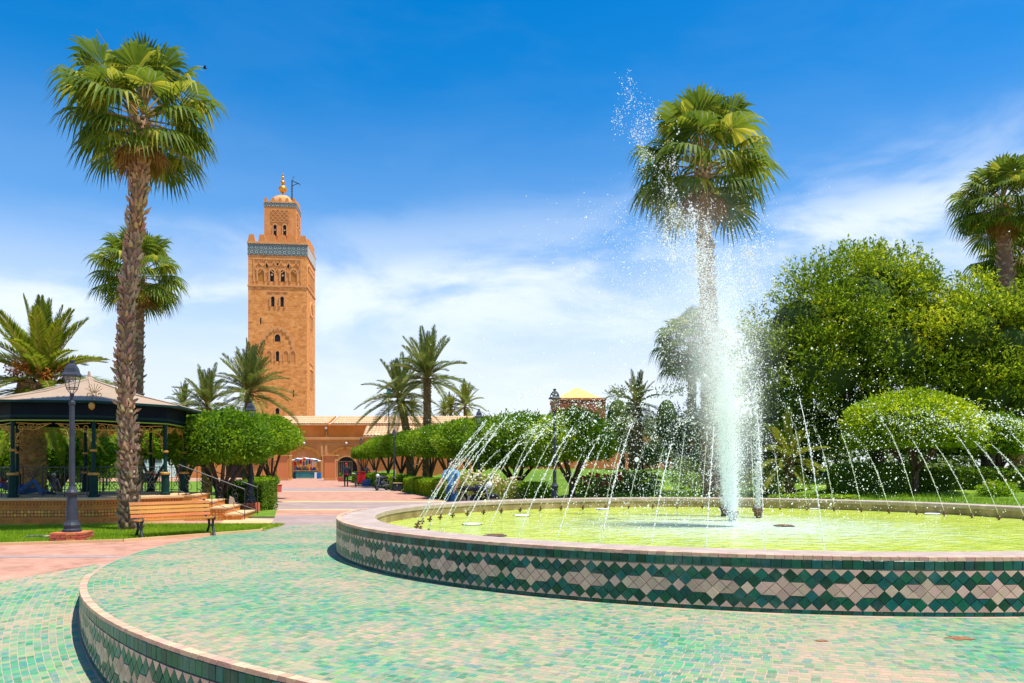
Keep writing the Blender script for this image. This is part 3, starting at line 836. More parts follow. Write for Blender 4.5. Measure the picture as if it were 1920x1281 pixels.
# lantern
L = 3.45
def up(o): return o
uvwall('lantern_shaft', L, 50.4, 59.5, M['ochre'], minaret)
uvwall('lantern_tile_band', L + .07, 59.45, 60.35, M['zellige'], minaret)
uvwall('lantern_cornice', L + .12, 60.35, 60.6, M['ochre_trim'], minaret)
lm = MB().prism([(-.4, 0), (.4, 0), (.24, .8), (-.24, .8)], -.18, .18).mesh('lantern_merlon', M['ochre'])
for sd in range(4):
    for i in range(5):
        u = -L + .4 + i * (2 * L - .8) / 4
        if sd % 2 and i in (0, 4): continue
        pos = [(u, -L + .06), (L - .06, u), (u, L - .06), (-L + .06, u)][sd]
        link('lantern_merlon', lm, None, minaret, (pos[0], pos[1], 60.6), (sd % 2) * PI / 2)
lattice(minaret, 0, 56.0, 3.9, 3.0, L, 0, 4, 3, .14, .16)
lattice(minaret, 0, 56.0, 3.9, 3.0, L, 1, 4, 3, .14, .16)
for xx in (-1.05, 1.05):
    opening(minaret, xx, 52.9, .78, 2.5, L, 0, .3, .16, lobes=5)
    opening(minaret, xx, 52.9, .78, 2.5, L, 1, .3, .16, lobes=5)
    MB().lathe([(.05, -.3), (.10, -.1), (.20, .1)], 12).build('loudspeaker_horn', M['mortar'], minaret, (xx, -L - .1, 54.2), (R(90), 0, 0))
# ribbed dome and finial balls
mb = MB(); vs = []; fs = []; nn = 48; mm = 10
for j in range(mm + 1):
    t = PI / 2 * j / mm
    for i in range(nn):
        a = 2 * PI * i / nn
        r = 2.95 * math.cos(t) * (1 + .05 * abs(math.sin(a * 10)) * math.cos(t))
        vs.append((r * math.cos(a), r * math.sin(a), 60.6 + 2.5 * math.sin(t)))
for j in range(mm):
    for i in range(nn): fs.append((j * nn + i, j * nn + (i + 1) % nn, (j + 1) * nn + (i + 1) % nn, (j + 1) * nn + i))
mb.add(vs, fs); mb.build('dome', M['domestone'], minaret, smooth=True)
fin = MB().tube([(0, 0, 62.9), (0, 0, 68.2)], .09, 8).build('finial_pole', M['iron'], minaret)
for zz, rr in ((64.55, (.98, .98, .90)), (66.1, .52), (67.2, .36), (67.95, .2)):
    MB().sphere((0, 0, zz), rr, 16, 10).build('finial_ball', M['gold'], minaret, smooth=True)
mb = MB()
mb.bar((2.3, -1.5, 61), (2.3, -1.5, 66.2), .22); mb.bar((2.2, -1.5, 66.1), (4.1, -1.5, 65.3), .16); mb.bar((2.3, -1.5, 64.9), (3.6, -1.5, 65.5), .12)
for k in range(6): mb.bar((2.0, -1.5, 61.8 + k * .6), (2.5, -1.5, 61.8 + k * .6), .08)
mb.tube([(2.5, -1.5, 66.2), (2.5, -1.5, 66.9), (2.8, -1.5, 67.0), (2.9, -1.5, 66.75)], .05, 5); mb.bar((4.05, -1.5, 65.3), (4.05, -1.5, 64.7), .05)
mb.build('flag_gallows', M['iron'], minaret)

# ================================================================== LONG BUILDING
def tile_roof(name, x0, x1, y0, z0, y1, z1, mat, parent, pitch=.34, amp=.07):
    n = int((x1 - x0) / pitch) * 8
    vs = []; fs = []
    steps = [0, .25, .25, .5, .5, .75, .75, 1]
    drop = [0, .04, 0, .04, 0, .04, 0, .04]
    for i in range(n + 1):
        xx = x0 + (x1 - x0) * i / n
        pr = amp * abs(math.sin(PI * i / 8))
        for t, dd in zip(steps, drop):
            vs.append((xx, y0 + (y1 - y0) * t, z0 + (z1 - z0) * t + pr + .05 - dd))
    k = len(steps)
    for i in range(n):
        for j in range(k - 1):
            fs.append((i * k + j, (i + 1) * k + j, (i + 1) * k + j + 1, i * k + j + 1))
    mb = MB(); mb.add(vs, fs)
    mb.add([(x0, y0, z0 - .18), (x1, y0, z0 - .18), (x1, y1, z1 - .18), (x0, y1, z1 - .18), (x0, y0, z0), (x1, y0, z0), (x1, y1, z1), (x0, y1, z1)],
           [(0, 3, 2, 1), (0, 1, 5, 4), (1, 2, 6, 5), (3, 0, 4, 7), (4, 5, 6, 7)])
    return mb.build(name, mat, parent)
YB = 104.0
mosque = thing('long_ochre_building', 'long ochre building with blind lobed arches and clay tile roof below the minaret', 'building', (0, YB, 0))
def bx(name, x0, x1, y0, y1, z0, z1, mat, parent=mosque): return MB().box(((x0 + x1) / 2, (y0 + y1) / 2, (z0 + z1) / 2), (x1 - x0, y1 - y0, z1 - z0)).build(name, mat, parent)
bx('lower_wall', -62, 1, 0, 6, 0, 5.0, M['ochre'])
bx('ledge', -62, 1.1, -.25, 6, 5.0, 5.35, M['ochre_trim'])
bx('ledge', -62, 1.05, -.12, 5.9, 4.35, 4.5, M['ochre_trim'])
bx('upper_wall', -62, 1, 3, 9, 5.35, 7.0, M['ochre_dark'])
bx('eave', -62, 1.2, 2.7, 9, 7.0, 7.22, M['ochre_trim'])
def yx(px, d): return (px - 960) / F * d
for a, b in ((-62, yx(617, 108)), (yx(628, 108), 1.2)):
    tile_roof('tile_roof', a, b, 2.45, 7.22, 7.5, 8.55, M['rooftile'], mosque)
for px in (618, 627): MB().bar((yx(px, 108), 2.5, 7.2), (yx(px, 108), 7.5, 8.5), .22, .3).build('roof_verge', M['ochre_trim'], mosque)
for xx in [yx(p, YB) for p in (541, 604, 612)]:
    bx('pilaster', xx - .16, xx + .16, -.14, 0.002, 0, 4.36, M['ochre_trim'])
for px in (571, 650):
    xx = yx(px, YB)
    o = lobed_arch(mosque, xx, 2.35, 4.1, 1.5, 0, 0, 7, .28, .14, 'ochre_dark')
    bx('niche_line', xx - .05, xx + .05, -.1, 0.003, 3.9, 4.36, M['ochre_trim'])
    MB().sphere((xx, -.15, 4.55), .16).build('wall_lamp', M['white'], mosque)
opening(mosque, yx(650, YB), 0, 2.9, 2.75, 0, 0, .18, .14, 'ochre_trim', .1, 0)
opening(mosque, yx(500, YB), 0, 2.3, 2.5, 0, 0, .18, .14, 'ochre_trim', .1, 0)
opening(mosque, yx(440, YB), 0, 2.3, 2.5, 0, 0, .18, .14, 'ochre_trim', .1, 0)
for px in (700, 745, 800): opening(mosque, yx(px, YB), 0, 2.0, 2.4, 0, 0, .18, .14, 'ochre_trim', .1, 0, pane='ochre_dark')
MB().tube([(yx(612, 107), -.1 + 3, 5.4), (yx(612, 107), 2.9, 6.6)], .16, 8).build('drain_pipe', M['trunk_date'], mosque)
MB().sphere((yx(612, 107), 2.8, 6.7), .2).build('wall_lamp', M['white'], mosque)
# small tiled lean-to roofs stepping forward
for a, b in ((681, 800), (880, 930), (470, 523)):
    xa, xb = yx(a, 102), yx(b, 102)
    bx('porch_wall', xa + .2, xb - .2, -1.6, -.16, 0, 5.35, M['ochre'])
    tile_roof('porch_roof', xa, xb, -2.2, 5.4, .2, 6.75, M['rooftile'], mosque, .42, .10)

# houses right of the centre
house = thing('salmon_house', 'salmon house with flat brick parapet and yellow pyramid roof behind the lamp', 'house', (gx(1087, 70), 70, 0))
MB().box((0, 3, 3.7), (4.6, 6, 7.4)).build('wall', M['brickwall'], house)
MB().box((0, 3, 7.49), (4.75, 6.1, .18)).build('parapet', M['pinkwall'], house)
MB().add([(-2.1, .9, 7.58), (2.1, .9, 7.58), (2.1, 5.1, 7.58), (-2.1, 5.1, 7.58), (-.2, 3, 8.75), (.2, 3, 8.75)], [(0, 1, 5, 4), (1, 2, 5), (2, 3, 4, 5), (3, 0, 4)]).build('roof', M['yellowroof'], house)
wing = thing('low_salmon_wing', 'lower salmon wing with small yellow roof left of the brick parapet', 'house', (gx(1020, 73), 73, 0))
MB().box((-.3, 3, 2.8), (5.6, 5, 5.6)).build('wall', M['pinkwall'], wing)
MB().add([(-.6, .9, 5.6), (2.4, .9, 5.6), (2.4, 5.1, 5.6), (-.6, 5.1, 5.6), (.9, 3, 6.9), (1.2, 3, 6.9)], [(0, 1, 5, 4), (1, 2, 5), (2, 3, 4, 5), (3, 0, 4)]).build('roof', M['yellowroof'], wing)
gwall = thing('orange_garden_wall', 'plain bright orange garden wall behind the date palm', 'wall', (gx(1110, 58), 58, 0))
MB().box((0, 0, 2.0), (11.5, .5, 4.0)).build('wall_panel', M['pinkwall'], gwall)
MB().box((0, 0, 4.06), (11.6, .6, .12)).build('coping', M['ochre_trim'], gwall)
MB().box((-11.0, 6, 1.6), (8.5, .4, 3.2)).build('wall_panel', M['pinkwall'], gwall)

# gate pillars, iron fences
for px, lab in ((533, 'square orange gate pillar left of the market stall'), (621, 'square orange gate pillar right of the market stall')):
    p = thing('gate_pillar', lab, 'pillar', (gx(px, 84), 84, 0), 0, 'gate pillars at the end of the promenade')
    MB().box((0, 0, 1.3), (1.15, 1.3, 2.6)).build('shaft', M['pinkwall'], p)
    MB().box((0, 0, 2.66), (1.35, 1.5, .12)).build('cap', M['ochre_trim'], p)
    MB().box((0, 0, .14), (1.27, 1.42, .28)).build('plinth', M['ochre_trim'], p)
    sgn = 1 if px < 580 else -1
    MB().box((sgn * .6, 0, 1.45), (.14, 1.0, 2.3)).build('jamb', M['ochre_dark'], p)
for x0, x1, lab in ((gx(505, 84), gx(527, 84), 'iron bar fence left of the gate'), (gx(628, 84), gx(660, 84), 'iron bar fence right of the gate'), (gx(478, 84), gx(492, 84), 'short iron bar fence beside the hedge trees')):
    f = thing('iron_fence', lab, 'fence', ((x0 + x1) / 2, 84, 0), 0, 'fences beside the gate')
    w = x1 - x0
    mb = MB(); mb.bar((-w / 2, 0, 2.0), (w / 2, 0, 2.0), .07); mb.bar((-w / 2, 0, .25), (w / 2, 0, .25), .07); mb.build('rail', M['trunk_date'], f)
    bm_ = MB().bar((0, 0, 0), (0, 0, 2.1), .05).mesh('bar', M['trunk_date'])
    k = int(w / .22)
    for i in range(k + 1): link('bar', bm_, None, f, (-w / 2 + w * i / k, 0, 0))

# ---- lawns and garden ground
sheet('lawn', [(-60, 12.9), (-9.9, 15.25), (-7.9, 16.0), (-5.95, 18.45), (-6.1, 19.9), (-7.3, 20.35), (-60, 20.35)], .030, M['grass'])
sheet('lawn', [(-8.6, 24.6), (-60, 24.6), (-60, 78), (path_left(78) - 1, 78)], .030, M['grass'])
sheet('stair_path', [(-7.6, 20.4), (-6.15, 19.95), (-6.75, 22.4), (-8.4, 23.3)], .012, M['stepstone'])
sheet('lawn', [(-7.95, 23.3), (-7.0, 23.3), (-8.05, 27), (-9.3, 27), (-9.3, 24.65), (-8.6, 24.4)], .034, M['grass'])
kerb = MB()
for a, b in (((-60, 12.8), (-9.9, 15.17)), ((-9.9, 15.17), (-7.85, 15.93)), ((-7.85, 15.93), (-5.87, 18.42)), ((-5.87, 18.42), (-6.05, 19.95))):
    kerb.bar((*a, .02), (*b, .02), .07, .07)
tag(kerb.build('lawn_kerb', M['stepstone']), kind='structure')
gxs = np.arange(-20, 62, .8); gys = np.arange(18, 96, .8)
vs = []; idx = {}; fs = []
def inside(x, y): return x > path_right(y) and math.hypot(x - FC.x, y - FC.y) > 8.25
def clampg(x, y):
    x = max(x, path_right(y))
    dx, dy = x - FC.x, y - FC.y; L = math.hypot(dx, dy)
    if L < 8.25: x = FC.x + dx / L * 8.25; y = FC.y + dy / L * 8.25
    return x, y
for i, xx in enumerate(gxs):
    for j, yy in enumerate(gys):
        idx[i, j] = len(vs)
        a, b = clampg(xx, yy)
        vs.append((a, b, garden_z(a, b)))
for i in range(len(gxs) - 1):
    for j in range(len(gys) - 1):
        cx, cy_ = gxs[i] + .4, gys[j] + .4
        if any(inside(gxs[i + a], gys[j + b]) for a in (0, 1) for b in (0, 1)):
            fs.append((idx[i, j], idx[i + 1, j], idx[i + 1, j + 1], idx[i, j + 1]))
mb = MB(); mb.add(vs, fs)
tag(mb.build('garden_ground', M['grass'], smooth=True), kind='structure')
# ================================================================== BANDSTAND
KC = Vector((-12.155, 22.69, 0)); KR = 2.55; KPHI = R(8)
kiosk = thing('bandstand', 'open octagonal bandstand with pale roof, dark green columns and gold scrollwork', 'bandstand', tuple(KC), KPHI)
def kv(i, r, z):       # octagon corner i; side 0 (corners 0-1) faces the camera
    a = R(-90 - 22.5 + 45 * i)
    return Vector((r * math.cos(a), r * math.sin(a), z))
def oct_slab(r0, r1, z0, z1, mb):
    vs = [kv(i, r0, z0) for i in range(8)] + [kv(i, r1, z1) for i in range(8)]
    return mb.add(vs, [tuple(range(8))[::-1], tuple(range(8, 16))] + [(i, (i + 1) % 8, 8 + (i + 1) % 8, 8 + i) for i in range(8)])
FZ = .72
oct_slab(3.02, 3.02, 0, FZ - .06, MB()).build('base_wall', M['kbase'], kiosk)
oct_slab(3.10, 3.10, 0, .07, MB()).build('base_foot', M['stepstone'], kiosk)
oct_slab(3.12, 3.12, FZ - .06, FZ, MB()).build('floor_slab', M['stepstone'], kiosk)
# tile courses on the visible faces of the base
rt = MB().lathe([(.036, 0), (.036, .010), (.028, .014)], 8).mesh('round_tile', M['ktile'])
st = MB().box((0, 0, .006), (.020, .020, .012), rz=PI / 4).mesh('tile_stud', M['kdark'])
ht = MB().box((0, 0, .006), (.12, .03, .012)).mesh('slant_tile', M['kbase'])
for side in (7, 0, 1):
    a, b = kv(side, 3.02, 0), kv(side + 1, 3.02, 0)
    L_ = (b - a).length; d = (b - a) / L_; nrm = Vector((d.y, -d.x, 0))
    ang = math.atan2(d.y, d.x)
    n = int(L_ / .078)
    ev = MB(); sl_ = MB()
    for i in range(n):
        u = (i + .5) * L_ / n
        for zz in (.29, .37):
            o = link('round_tile', rt, None, kiosk, a + d * u + Vector((0, 0, zz)) + nrm * .001, (R(90), 0, ang))
        for zz in (.25, .33, .41, .56, .60):
            p = a + d * (u + L_ / n / 2) + Vector((0, 0, zz)) + nrm * .006
            ev.bar(p - nrm * .008, p + nrm * .004, .022)
    for zz0 in (.10, .47):
        k = int(L_ / .05)
        for i in range(k):
            u = (i + .5) * L_ / k
            p = a + d * u + Vector((0, 0, zz0)) + nrm * .004
            sl_.bar(p - d * .02, p + d * .03 + Vector((0, 0, .09)), .008, .02, up=tuple(nrm))
    for m_, nm, mt in ((ev, 'tile_studs', 'kdark'), (sl_, 'slant_tiles', 'ktile')):
        o = m_.build(nm, M[mt], kiosk); o['kind'] = 'stuff'
# columns
EZ = 2.72
cprof = [(.13, 0), (.13, .06), (.105, .08), (.105, .55), (.12, .58), (.12, .62), (.055, .66), (.048, 1.0), (.045, EZ - FZ)]
cm_ = MB().lathe(cprof, 8, cap=True, rot=PI / 8).mesh('column', M['greeniron'])
ring = MB().lathe([(.06, 0), (.088, .02), (.088, .05), (.06, .07)], 12).mesh('gold_ring', M['goldpaint'])
ring2 = MB().lathe([(.122, 0), (.14, .02), (.14, .05), (.122, .07)], 12).mesh('gold_ring', M['goldpaint'])
for i in range(8):
    p = kv(i, KR, FZ)
    c_ = link('column', cm_, None, kiosk, p, R(45 * i))
    link('gold_ring', ring2, None, c_, (0, 0, .57)); link('gold_ring', ring, None, c_, (0, 0, 1.18))
# fascia beam, soffit ring, roof sheets
for r0, r1, z0, z1, nm, mt in ((KR + .06, KR + .06, EZ, EZ + .47, 'fascia', 'navyiron'),):
    for i in range(8):
        a, b = kv(i, KR + .06, 0), kv(i + 1, KR + .06, 0); a2, b2 = kv(i, KR - .04, 0), kv(i + 1, KR - .04, 0)
        vs = [(p.x, p.y, z) for z in (EZ, EZ + .47) for p in (a, b, b2, a2)]
        MB().add(vs, [(0, 3, 2, 1), (4, 5, 6, 7), (0, 1, 5, 4), (1, 2, 6, 5), (2, 3, 7, 6), (3, 0, 4, 7)]).build(nm, M[mt], kiosk)
        MB().bar((a.x, a.y, EZ - .015), (b.x, b.y, EZ - .015), .06, .03).build('lime_moulding', M['limeline'], kiosk)
        MB().bar((a.x, a.y, EZ + .10), (b.x, b.y, EZ + .10), .03, .05).build('fascia_moulding', M['greeniron'], kiosk)
APX = 3.98; EVR = 3.02; EVZ = 3.20
for i in range(8):
    a, b = kv(i, EVR, EVZ), kv(i + 1, EVR, EVZ)
    m1_, m2_ = kv(i, 1.5, EVZ + .34), kv(i + 1, 1.5, EVZ + .34)
    t1, t2 = kv(i, .14, APX), kv(i + 1, .14, APX)
    vs = [a, b, m2_, m1_, t2, t1]
    vs += [v - Vector((0, 0, .04)) for v in vs]
    MB().add(vs, [(0, 1, 2, 3), (3, 2, 4, 5), (7, 6, 9, 8), (8, 9, 11, 10), (0, 6, 7, 1)]).build('roof_sheet', M['canvas'], kiosk)
    MB().tube([a + Vector((0, 0, .015)), m1_ + Vector((0, 0, .02)), t1 + Vector((0, 0, .015))], .022, 6).build('roof_rib', M['mortar'], kiosk)
    MB().bar(a - Vector((0, 0, .03)), b - Vector((0, 0, .03)), .06, .06).build('gutter', M['greeniron'], kiosk)
MB().lathe([(.2, 0), (.15, .08), (.05, .14), (.03, .3)], 10).build('roof_cap', M['canvas'], kiosk, (0, 0, APX - .03))
def spiral(c, r, turns, start, ex, ez, sgn=1, n=18):
    pts = []
    for i in range(n + 1):
        t = i / n; rr = r * (1 - .82 * t); an = start + sgn * turns * 2 * PI * t
        pts.append(c + ex * (rr * math.cos(an)) + ez * (rr * math.sin(an)))
    return pts
UZ = Vector((0, 0, 1))
for i in range(8):
    a, b = kv(i, KR, 0), kv(i + 1, KR, 0)
    d = (b - a).normalized(); L_ = (b - a).length
    for sgn, p0 in ((1, a), (-1, b)):
        e = d * sgn
        mb = MB()
        z = EZ - .06
        mb.tube([p0 + e * .08 + UZ * (z - .02 - .55 * 0), p0 + e * .30 + UZ * (z - .03), p0 + e * .62 + UZ * (z - .05), p0 + e * .93 + UZ * (z - .03)], .011, 5)
        mb.tube([p0 + e * .08 + UZ * (z - .45), p0 + e * .13 + UZ * (z - .30), p0 + e * .28 + UZ * (z - .17), p0 + e * .5 + UZ * (z - .20), p0 + e * .70 + UZ * (z - .12), p0 + e * .86 + UZ * (z - .05)], .012, 5)
        for u, dz, r in ((.20, .14, .10), (.42, .12, .09), (.62, .13, .08), (.11, .34, .06), (.11, .50, .05), (.78, .07, .045)):
            mb.tube(spiral(p0 + e * u + UZ * (z - dz), r, 1.4, 0, e, UZ, sgn), .010, 5)
        for q in range(3):
            mb.sphere(tuple(p0 + e * (.09 + .02 * q) + UZ * (z - .58 - .03 * (q % 2))), .018, 6, 4)
        mb.build('scroll_bracket', M['goldpaint'], kiosk)
    if i not in (2,):        # railing on every side but the entrance
        mb = MB()
        p, q = a + d * .16, b - d * .16
        for zz in (FZ + .78, FZ + .08): mb.bar(p + UZ * zz, q + UZ * zz, .022, .022)
        for t in (0, 1 / 3, 2 / 3, 1): mb.bar(p.lerp(q, t) + UZ * (FZ + .02), p.lerp(q, t) + UZ * (FZ + .82), .02)
        for k in range(3):
            c = p.lerp(q, (k + .5) / 3)
            for s2, zz in ((1, .58), (-1, .28), (1, .28), (-1, .58)):
                mb.tube(spiral(c + d * (.11 * s2) + UZ * (FZ + zz), .12, 1.3, PI / 2, d * s2, UZ, 1, 14), .008, 4)
            mb.tube([c - d * .2 + UZ * (FZ + .1), c + UZ * (FZ + .43), c + d * .2 + UZ * (FZ + .76)], .008, 4)
            mb.tube([c + d * .2 + UZ * (FZ + .1), c + UZ * (FZ + .43), c - d * .2 + UZ * (FZ + .76)], .008, 4)
        mb.build('iron_railing', M['iron'], kiosk)
# rooftop ornament over the front right corner
mb = MB(); c = kv(1, EVR - .15, EVZ + .12)
ex = Vector((1, 0, 0))
for sgn in (-1, 1): mb.tube(spiral(c + ex * (.12 * sgn) + UZ * .04, .10, 1.3, PI / 2, ex * sgn, UZ, 1, 14), .01, 4)
for k in range(7):
    a_ = R(30 + 20 * k); mb.tube([c + UZ * .08, c + UZ * (.08 + .24 * math.sin(a_)) + ex * (.24 * math.cos(a_))], .007, 4)
mb.build('eave_ornament', M['goldpaint'], kiosk)
MB().lathe([(.02, 0), (.07, .05), (.08, .13), (.04, .2)], 8).build('eave_lantern', M['goldpaint'], kiosk, c + Vector((-.02, -.12, -.36)))
# entrance stairs on the right side: side 2 faces +x locally
for k in range(4):
    zt = FZ - .18 * k; x0 = KR * math.cos(PI / 8) + .30 + .44 * k
    s_ = MB().box((x0 + .22, -.0, zt / 2 - .02), (.44, 2.1, zt - .04)).build('step', M['kbase'], kiosk)
    MB().box((x0 + .225, 0, zt - .02), (.47, 2.16, .04)).build('tread', M['stepstone'], s_)
    ev = MB()
    for i in range(5):
        for j in range(int(zt / .07)):
            ev.box((x0 + .05 + i * .085, -1.055, .04 + j * .075), (.045, .012, .04))
    o = ev.build('tile_studs', M['ktile'], s_); o['kind'] = 'stuff'
for yy in (-1.0, 1.0):
    mb = MB()
    A = Vector((2.72, yy, FZ)); B = Vector((4.5, yy, .02))
    mb.tube([A + UZ * .85, B + UZ * .85], .016, 6); mb.tube([A + UZ * .12, B + UZ * .14], .012, 6)
    for t in (0, .5, 1): mb.tube([A.lerp(B, t), A.lerp(B, t) + UZ * .9], .013, 6)
    ed = (B - A).normalized()
    for t in (.14, .36, .62, .86):
        for s2, zz in ((1, .6), (-1, .34)): mb.tube(spiral(A.lerp(B, t) + UZ * zz, .13, 1.2, PI / 2, ed * s2, UZ, 1, 14), .008, 4)
    mb.build('stair_railing', M['iron'], kiosk)

# ================================================================== LAMPS
def brick_plinth(name, w, d, h, parent, courses=4):
    MB().box((0, 0, h / 2 - .01), (w - .03, d - .03, h - .02)).build('mortar_core', M['mortar'], parent)
    ch = h / courses
    for c in range(courses):
        for side in range(4):
            L_ = w if side % 2 == 0 else d; off = d / 2 if side % 2 == 0 else w / 2
            n = max(2, round(L_ / .24)); e = .5 if c % 2 else 0
            edges = [0] + [(k + e) / n for k in range(1 if not e else 0, n)] + [1]
            edges = sorted(set(round(x_, 4) for x_ in edges))
            for a, b in zip(edges, edges[1:]):
                bl = (b - a) * L_ - .022
                if bl < .03: continue
                u = ((a + b) / 2 - .5) * L_
                pos = [(u, -off), (off, u), (-u, off), (-off, -u)][side]
                mb = MB().box((0, 0, 0), (bl, .06, ch - .016))
                mb.build('brick', M['brick'], parent, (pos[0] * .985, pos[1] * .985, (c + .5) * ch), side * PI / 2 + random.uniform(-.01, .01))
def street_lantern(label, loc, rz=0, plinth=None, s=1.0):
    t = thing('lamp_post', label, 'street lamp', loc, rz, 'park lamp posts')
    t.scale = (.88, .88, 1)
    z0 = 0
    if plinth == 'brick':
        brick_plinth('plinth', .68, .68, .20, t); z0 = .20
        MB().box((0, 0, .195), (.66, .66, .016)).build('plinth_top', M['brick'], t)
    elif plinth == 'block':
        MB().box((0, 0, .16), (.55, .55, .32), taper=.94).build('plinth', M['brick'], t); z0 = .32
    MB().lathe([(.20, 0), (.20, .05), (.17, .07), (.18, .14), (.14, .20), (.13, .24), (.115, .50), (.10, .72), (.13, .76), (.14, .80), (.10, .85), (.065, .92)], 14).build('pole_base', M['greymetal'], t, (0, 0, z0), smooth=False)
    H = 3.0 * s - z0
    p = MB().lathe([(.065, .9), (.055, H - .25), (.07, H - .22), (.07, H - .18), (.05, H - .15), (.045, H)], 12).build('pole', M['greymetal'], t, (0, 0, z0))
    zt = z0 + H
    hs = .84
    mb = MB()
    for q in range(4):
        a_ = PI / 4 + q * PI / 2; c_, s_ = math.cos(a_), math.sin(a_)
        mb.tube([(.03 * c_, .03 * s_, zt - .02), (.14 * c_, .14 * s_, zt + .10), (.14 * c_, .14 * s_, zt + .12)], .010, 5)
        mb.tube([(.14 * c_, .14 * s_, zt + .10), (.235 * c_, .235 * s_, zt + .42)], .010, 5)
        b_ = PI / 4 + (q + 1) * PI / 2
        for r_, zz in ((.14, .10), (.15, .14), (.235, .42)):
            mb.bar((r_ * c_, r_ * s_, zt + zz), (r_ * math.cos(b_), r_ * math.sin(b_), zt + zz), .014, .012)
    mb.v = [(v[0] * hs, v[1] * hs, zt + (v[2] - zt) * hs) for v in mb.v]; mb.build('lantern_frame', M['iron'], t)
    g = MB()
    for q in range(4):
        a_ = PI / 4 + q * PI / 2; b_ = a_ + PI / 2
        MB().add([(.138 * math.cos(a_), .138 * math.sin(a_), zt + .10), (.138 * math.cos(b_), .138 * math.sin(b_), zt + .10), (.228 * math.cos(b_), .228 * math.sin(b_), zt + .345), (.228 * math.cos(a_), .228 * math.sin(a_), zt + .345)], [(0, 1, 2, 3)]).build('lantern_pane', M['lampglass'], t).scale = (hs, hs, 1)
    MB().lathe([(.285, .41), (.285, .44), (.22, .50), (.19, .60), (.13, .68), (.07, .71), (.06, .75), (.08, .77), (.08, .79), (.03, .80)], 4, rot=PI / 4).build('lantern_hood', M['greymetal'], t, (0, 0, zt)).scale = (hs, hs, hs)
    MB().sphere((0, 0, zt + .29), (.05, .05, .07), 8, 6).build('bulb', M['lampglass'], t)
    return t
d = 15.95
street_lantern('grey lamp post on a brick plinth in the lawn before the bandstand', (gx(135, d), d, .0), R(8), 'brick')
d = 26.0
street_lantern('dark lamp post on a block beside the clipped hedge, left of the promenade', (gx(470, d), d, 0), 0, 'block', 1.0)
d = 24.75
street_lantern('lamp post among the citrus trees behind the fountain rim', (gx(1040, d), d, garden_z(gx(1040, d), d) - .03), R(20), None, 1.06)
d = 31.0
street_lantern('lamp post rising behind the man in the blue shirt', (gx(898, d), d, .1), R(5), None, 1.0)
d = 50.0
street_lantern('small far lamp post over the row of trees', (gx(739, d), d, 0), 0, None, 1.07)
d = 72.0
street_lantern('farthest lamp post near the gate pillar and red cart', (gx(677, d), d, 0), 0, None, 1.15)
def tall_light(label, px, top, d, arm):
    t = thing('street_light', label, 'street light', (gx(px, d), d, 0), 0)
    H = CZ + (HY - top) / F * d
    MB().lathe([(.09, 0), (.06, 1), (.04, H - .2)], 8).build('pole', M['greeniron'], t)
    MB().box((0, 0, H - .25), (.42, .3, .36), taper=.8).build('lamp_head', M['teal'], t)
    MB().tube([(0, 0, H - .1), (arm * .3, 0, H + .25), (arm, 0, H + .3)], .03, 6).build('arm', M['iron'], t)
    MB().bar((0, 0, H - .1), (0, 0, H + .45), .06).build('spike', M['iron'], t)
tall_light('tall slim street light with teal head beside the pair of date palms', 729, 730, 70, -.7)
tall_light('teal street light head showing over the bandstand roof', 200, 726, 60, .9)

# ================================================================== BENCH
A = Vector((gx(247, 16.35), 16.35, 0)); B = Vector((gx(394, 17.5), 17.5, 0))
bd = (B - A); bl = bd.length; brz = math.atan2(bd.y, bd.x)
bench = thing('park_bench', 'slatted wooden bench with dark iron legs at the edge of the lawn', 'bench', tuple((A + B) / 2 + Vector((.02, .10, 0))), brz)
bench.scale = (.94, .9, .88)
slat = MB().box((0, 0, 0), (bl + .16, .075, .032)).mesh('slat', M['bench'])
for k in range(5): link('seat_slat', slat, None, bench, (0, -.22 + .085 * k, .44 + (.01 if k == 0 else 0)))
for k in range(4):
    zz = .53 + k * .098
    link('back_slat', slat, None, bench, (0, .20 + (zz - .45) * .30, zz), (R(73), 0, 0))
for sx in (-1, 1):
    mb = MB(); xx = sx * (bl / 2 - .02)
    for off in (-.03, .03):
        pass
    mb.tube([(xx, -.28, 0), (xx, -.25, .06), (xx, -.17, .25), (xx, -.20, .42)], [.035, .03, .03, .03], 6)
    mb.tube([(xx, .18, 0), (xx, .15, .06), (xx, .02, .25), (xx, .05, .40)], [.035, .03, .03, .03], 6)
    mb.bar((xx, -.27, .415), (xx, .20, .415), .05, .035); mb.bar((xx, -.12, .25), (xx, .02, .25), .03)
    mb.build('leg', M['iron'], bench)
    bb = MB(); bb.bar((xx - sx * .0, .20, .40), (xx, .345, .90), .05, .035); bb.tube([(xx, -.28, .44), (xx, -.33, .47), (xx, -.30, .50)], .02, 5); bb.build('back_support', M['greymetal'], bench)

# ================================================================== LEAF TOOLS
def leaf_cloud(P, Dn, size, g, aspect=.5, fold=0.0, up=.3):
    """one diamond leaf per point; Dn is the rough growing direction"""
    n = len(P)
    d = Dn + g.normal(0, .55, (n, 3)); d[:, 2] += up * g.random(n) - up * .3
    d /= np.linalg.norm(d, axis=1)[:, None] + 1e-9
    r = g.normal(0, 1, (n, 3)); s = np.cross(d, r); s /= np.linalg.norm(s, axis=1)[:, None] + 1e-9
    L_ = size * (.65 + .7 * g.random(n))[:, None]; W = L_ * aspect
    nn = np.cross(d, s)
    v = np.empty((n, 4, 3))
    v[:, 0] = P - d * L_ * .5
    v[:, 1] = P + s * W * .5 + nn * L_ * .08
    v[:, 2] = P + d * L_ * .5
    v[:, 3] = P - s * W * .5 + nn * L_ * .08
    return v
def quads_of(v):
    n = len(v); return np.arange(n * 4).reshape(n, 4)
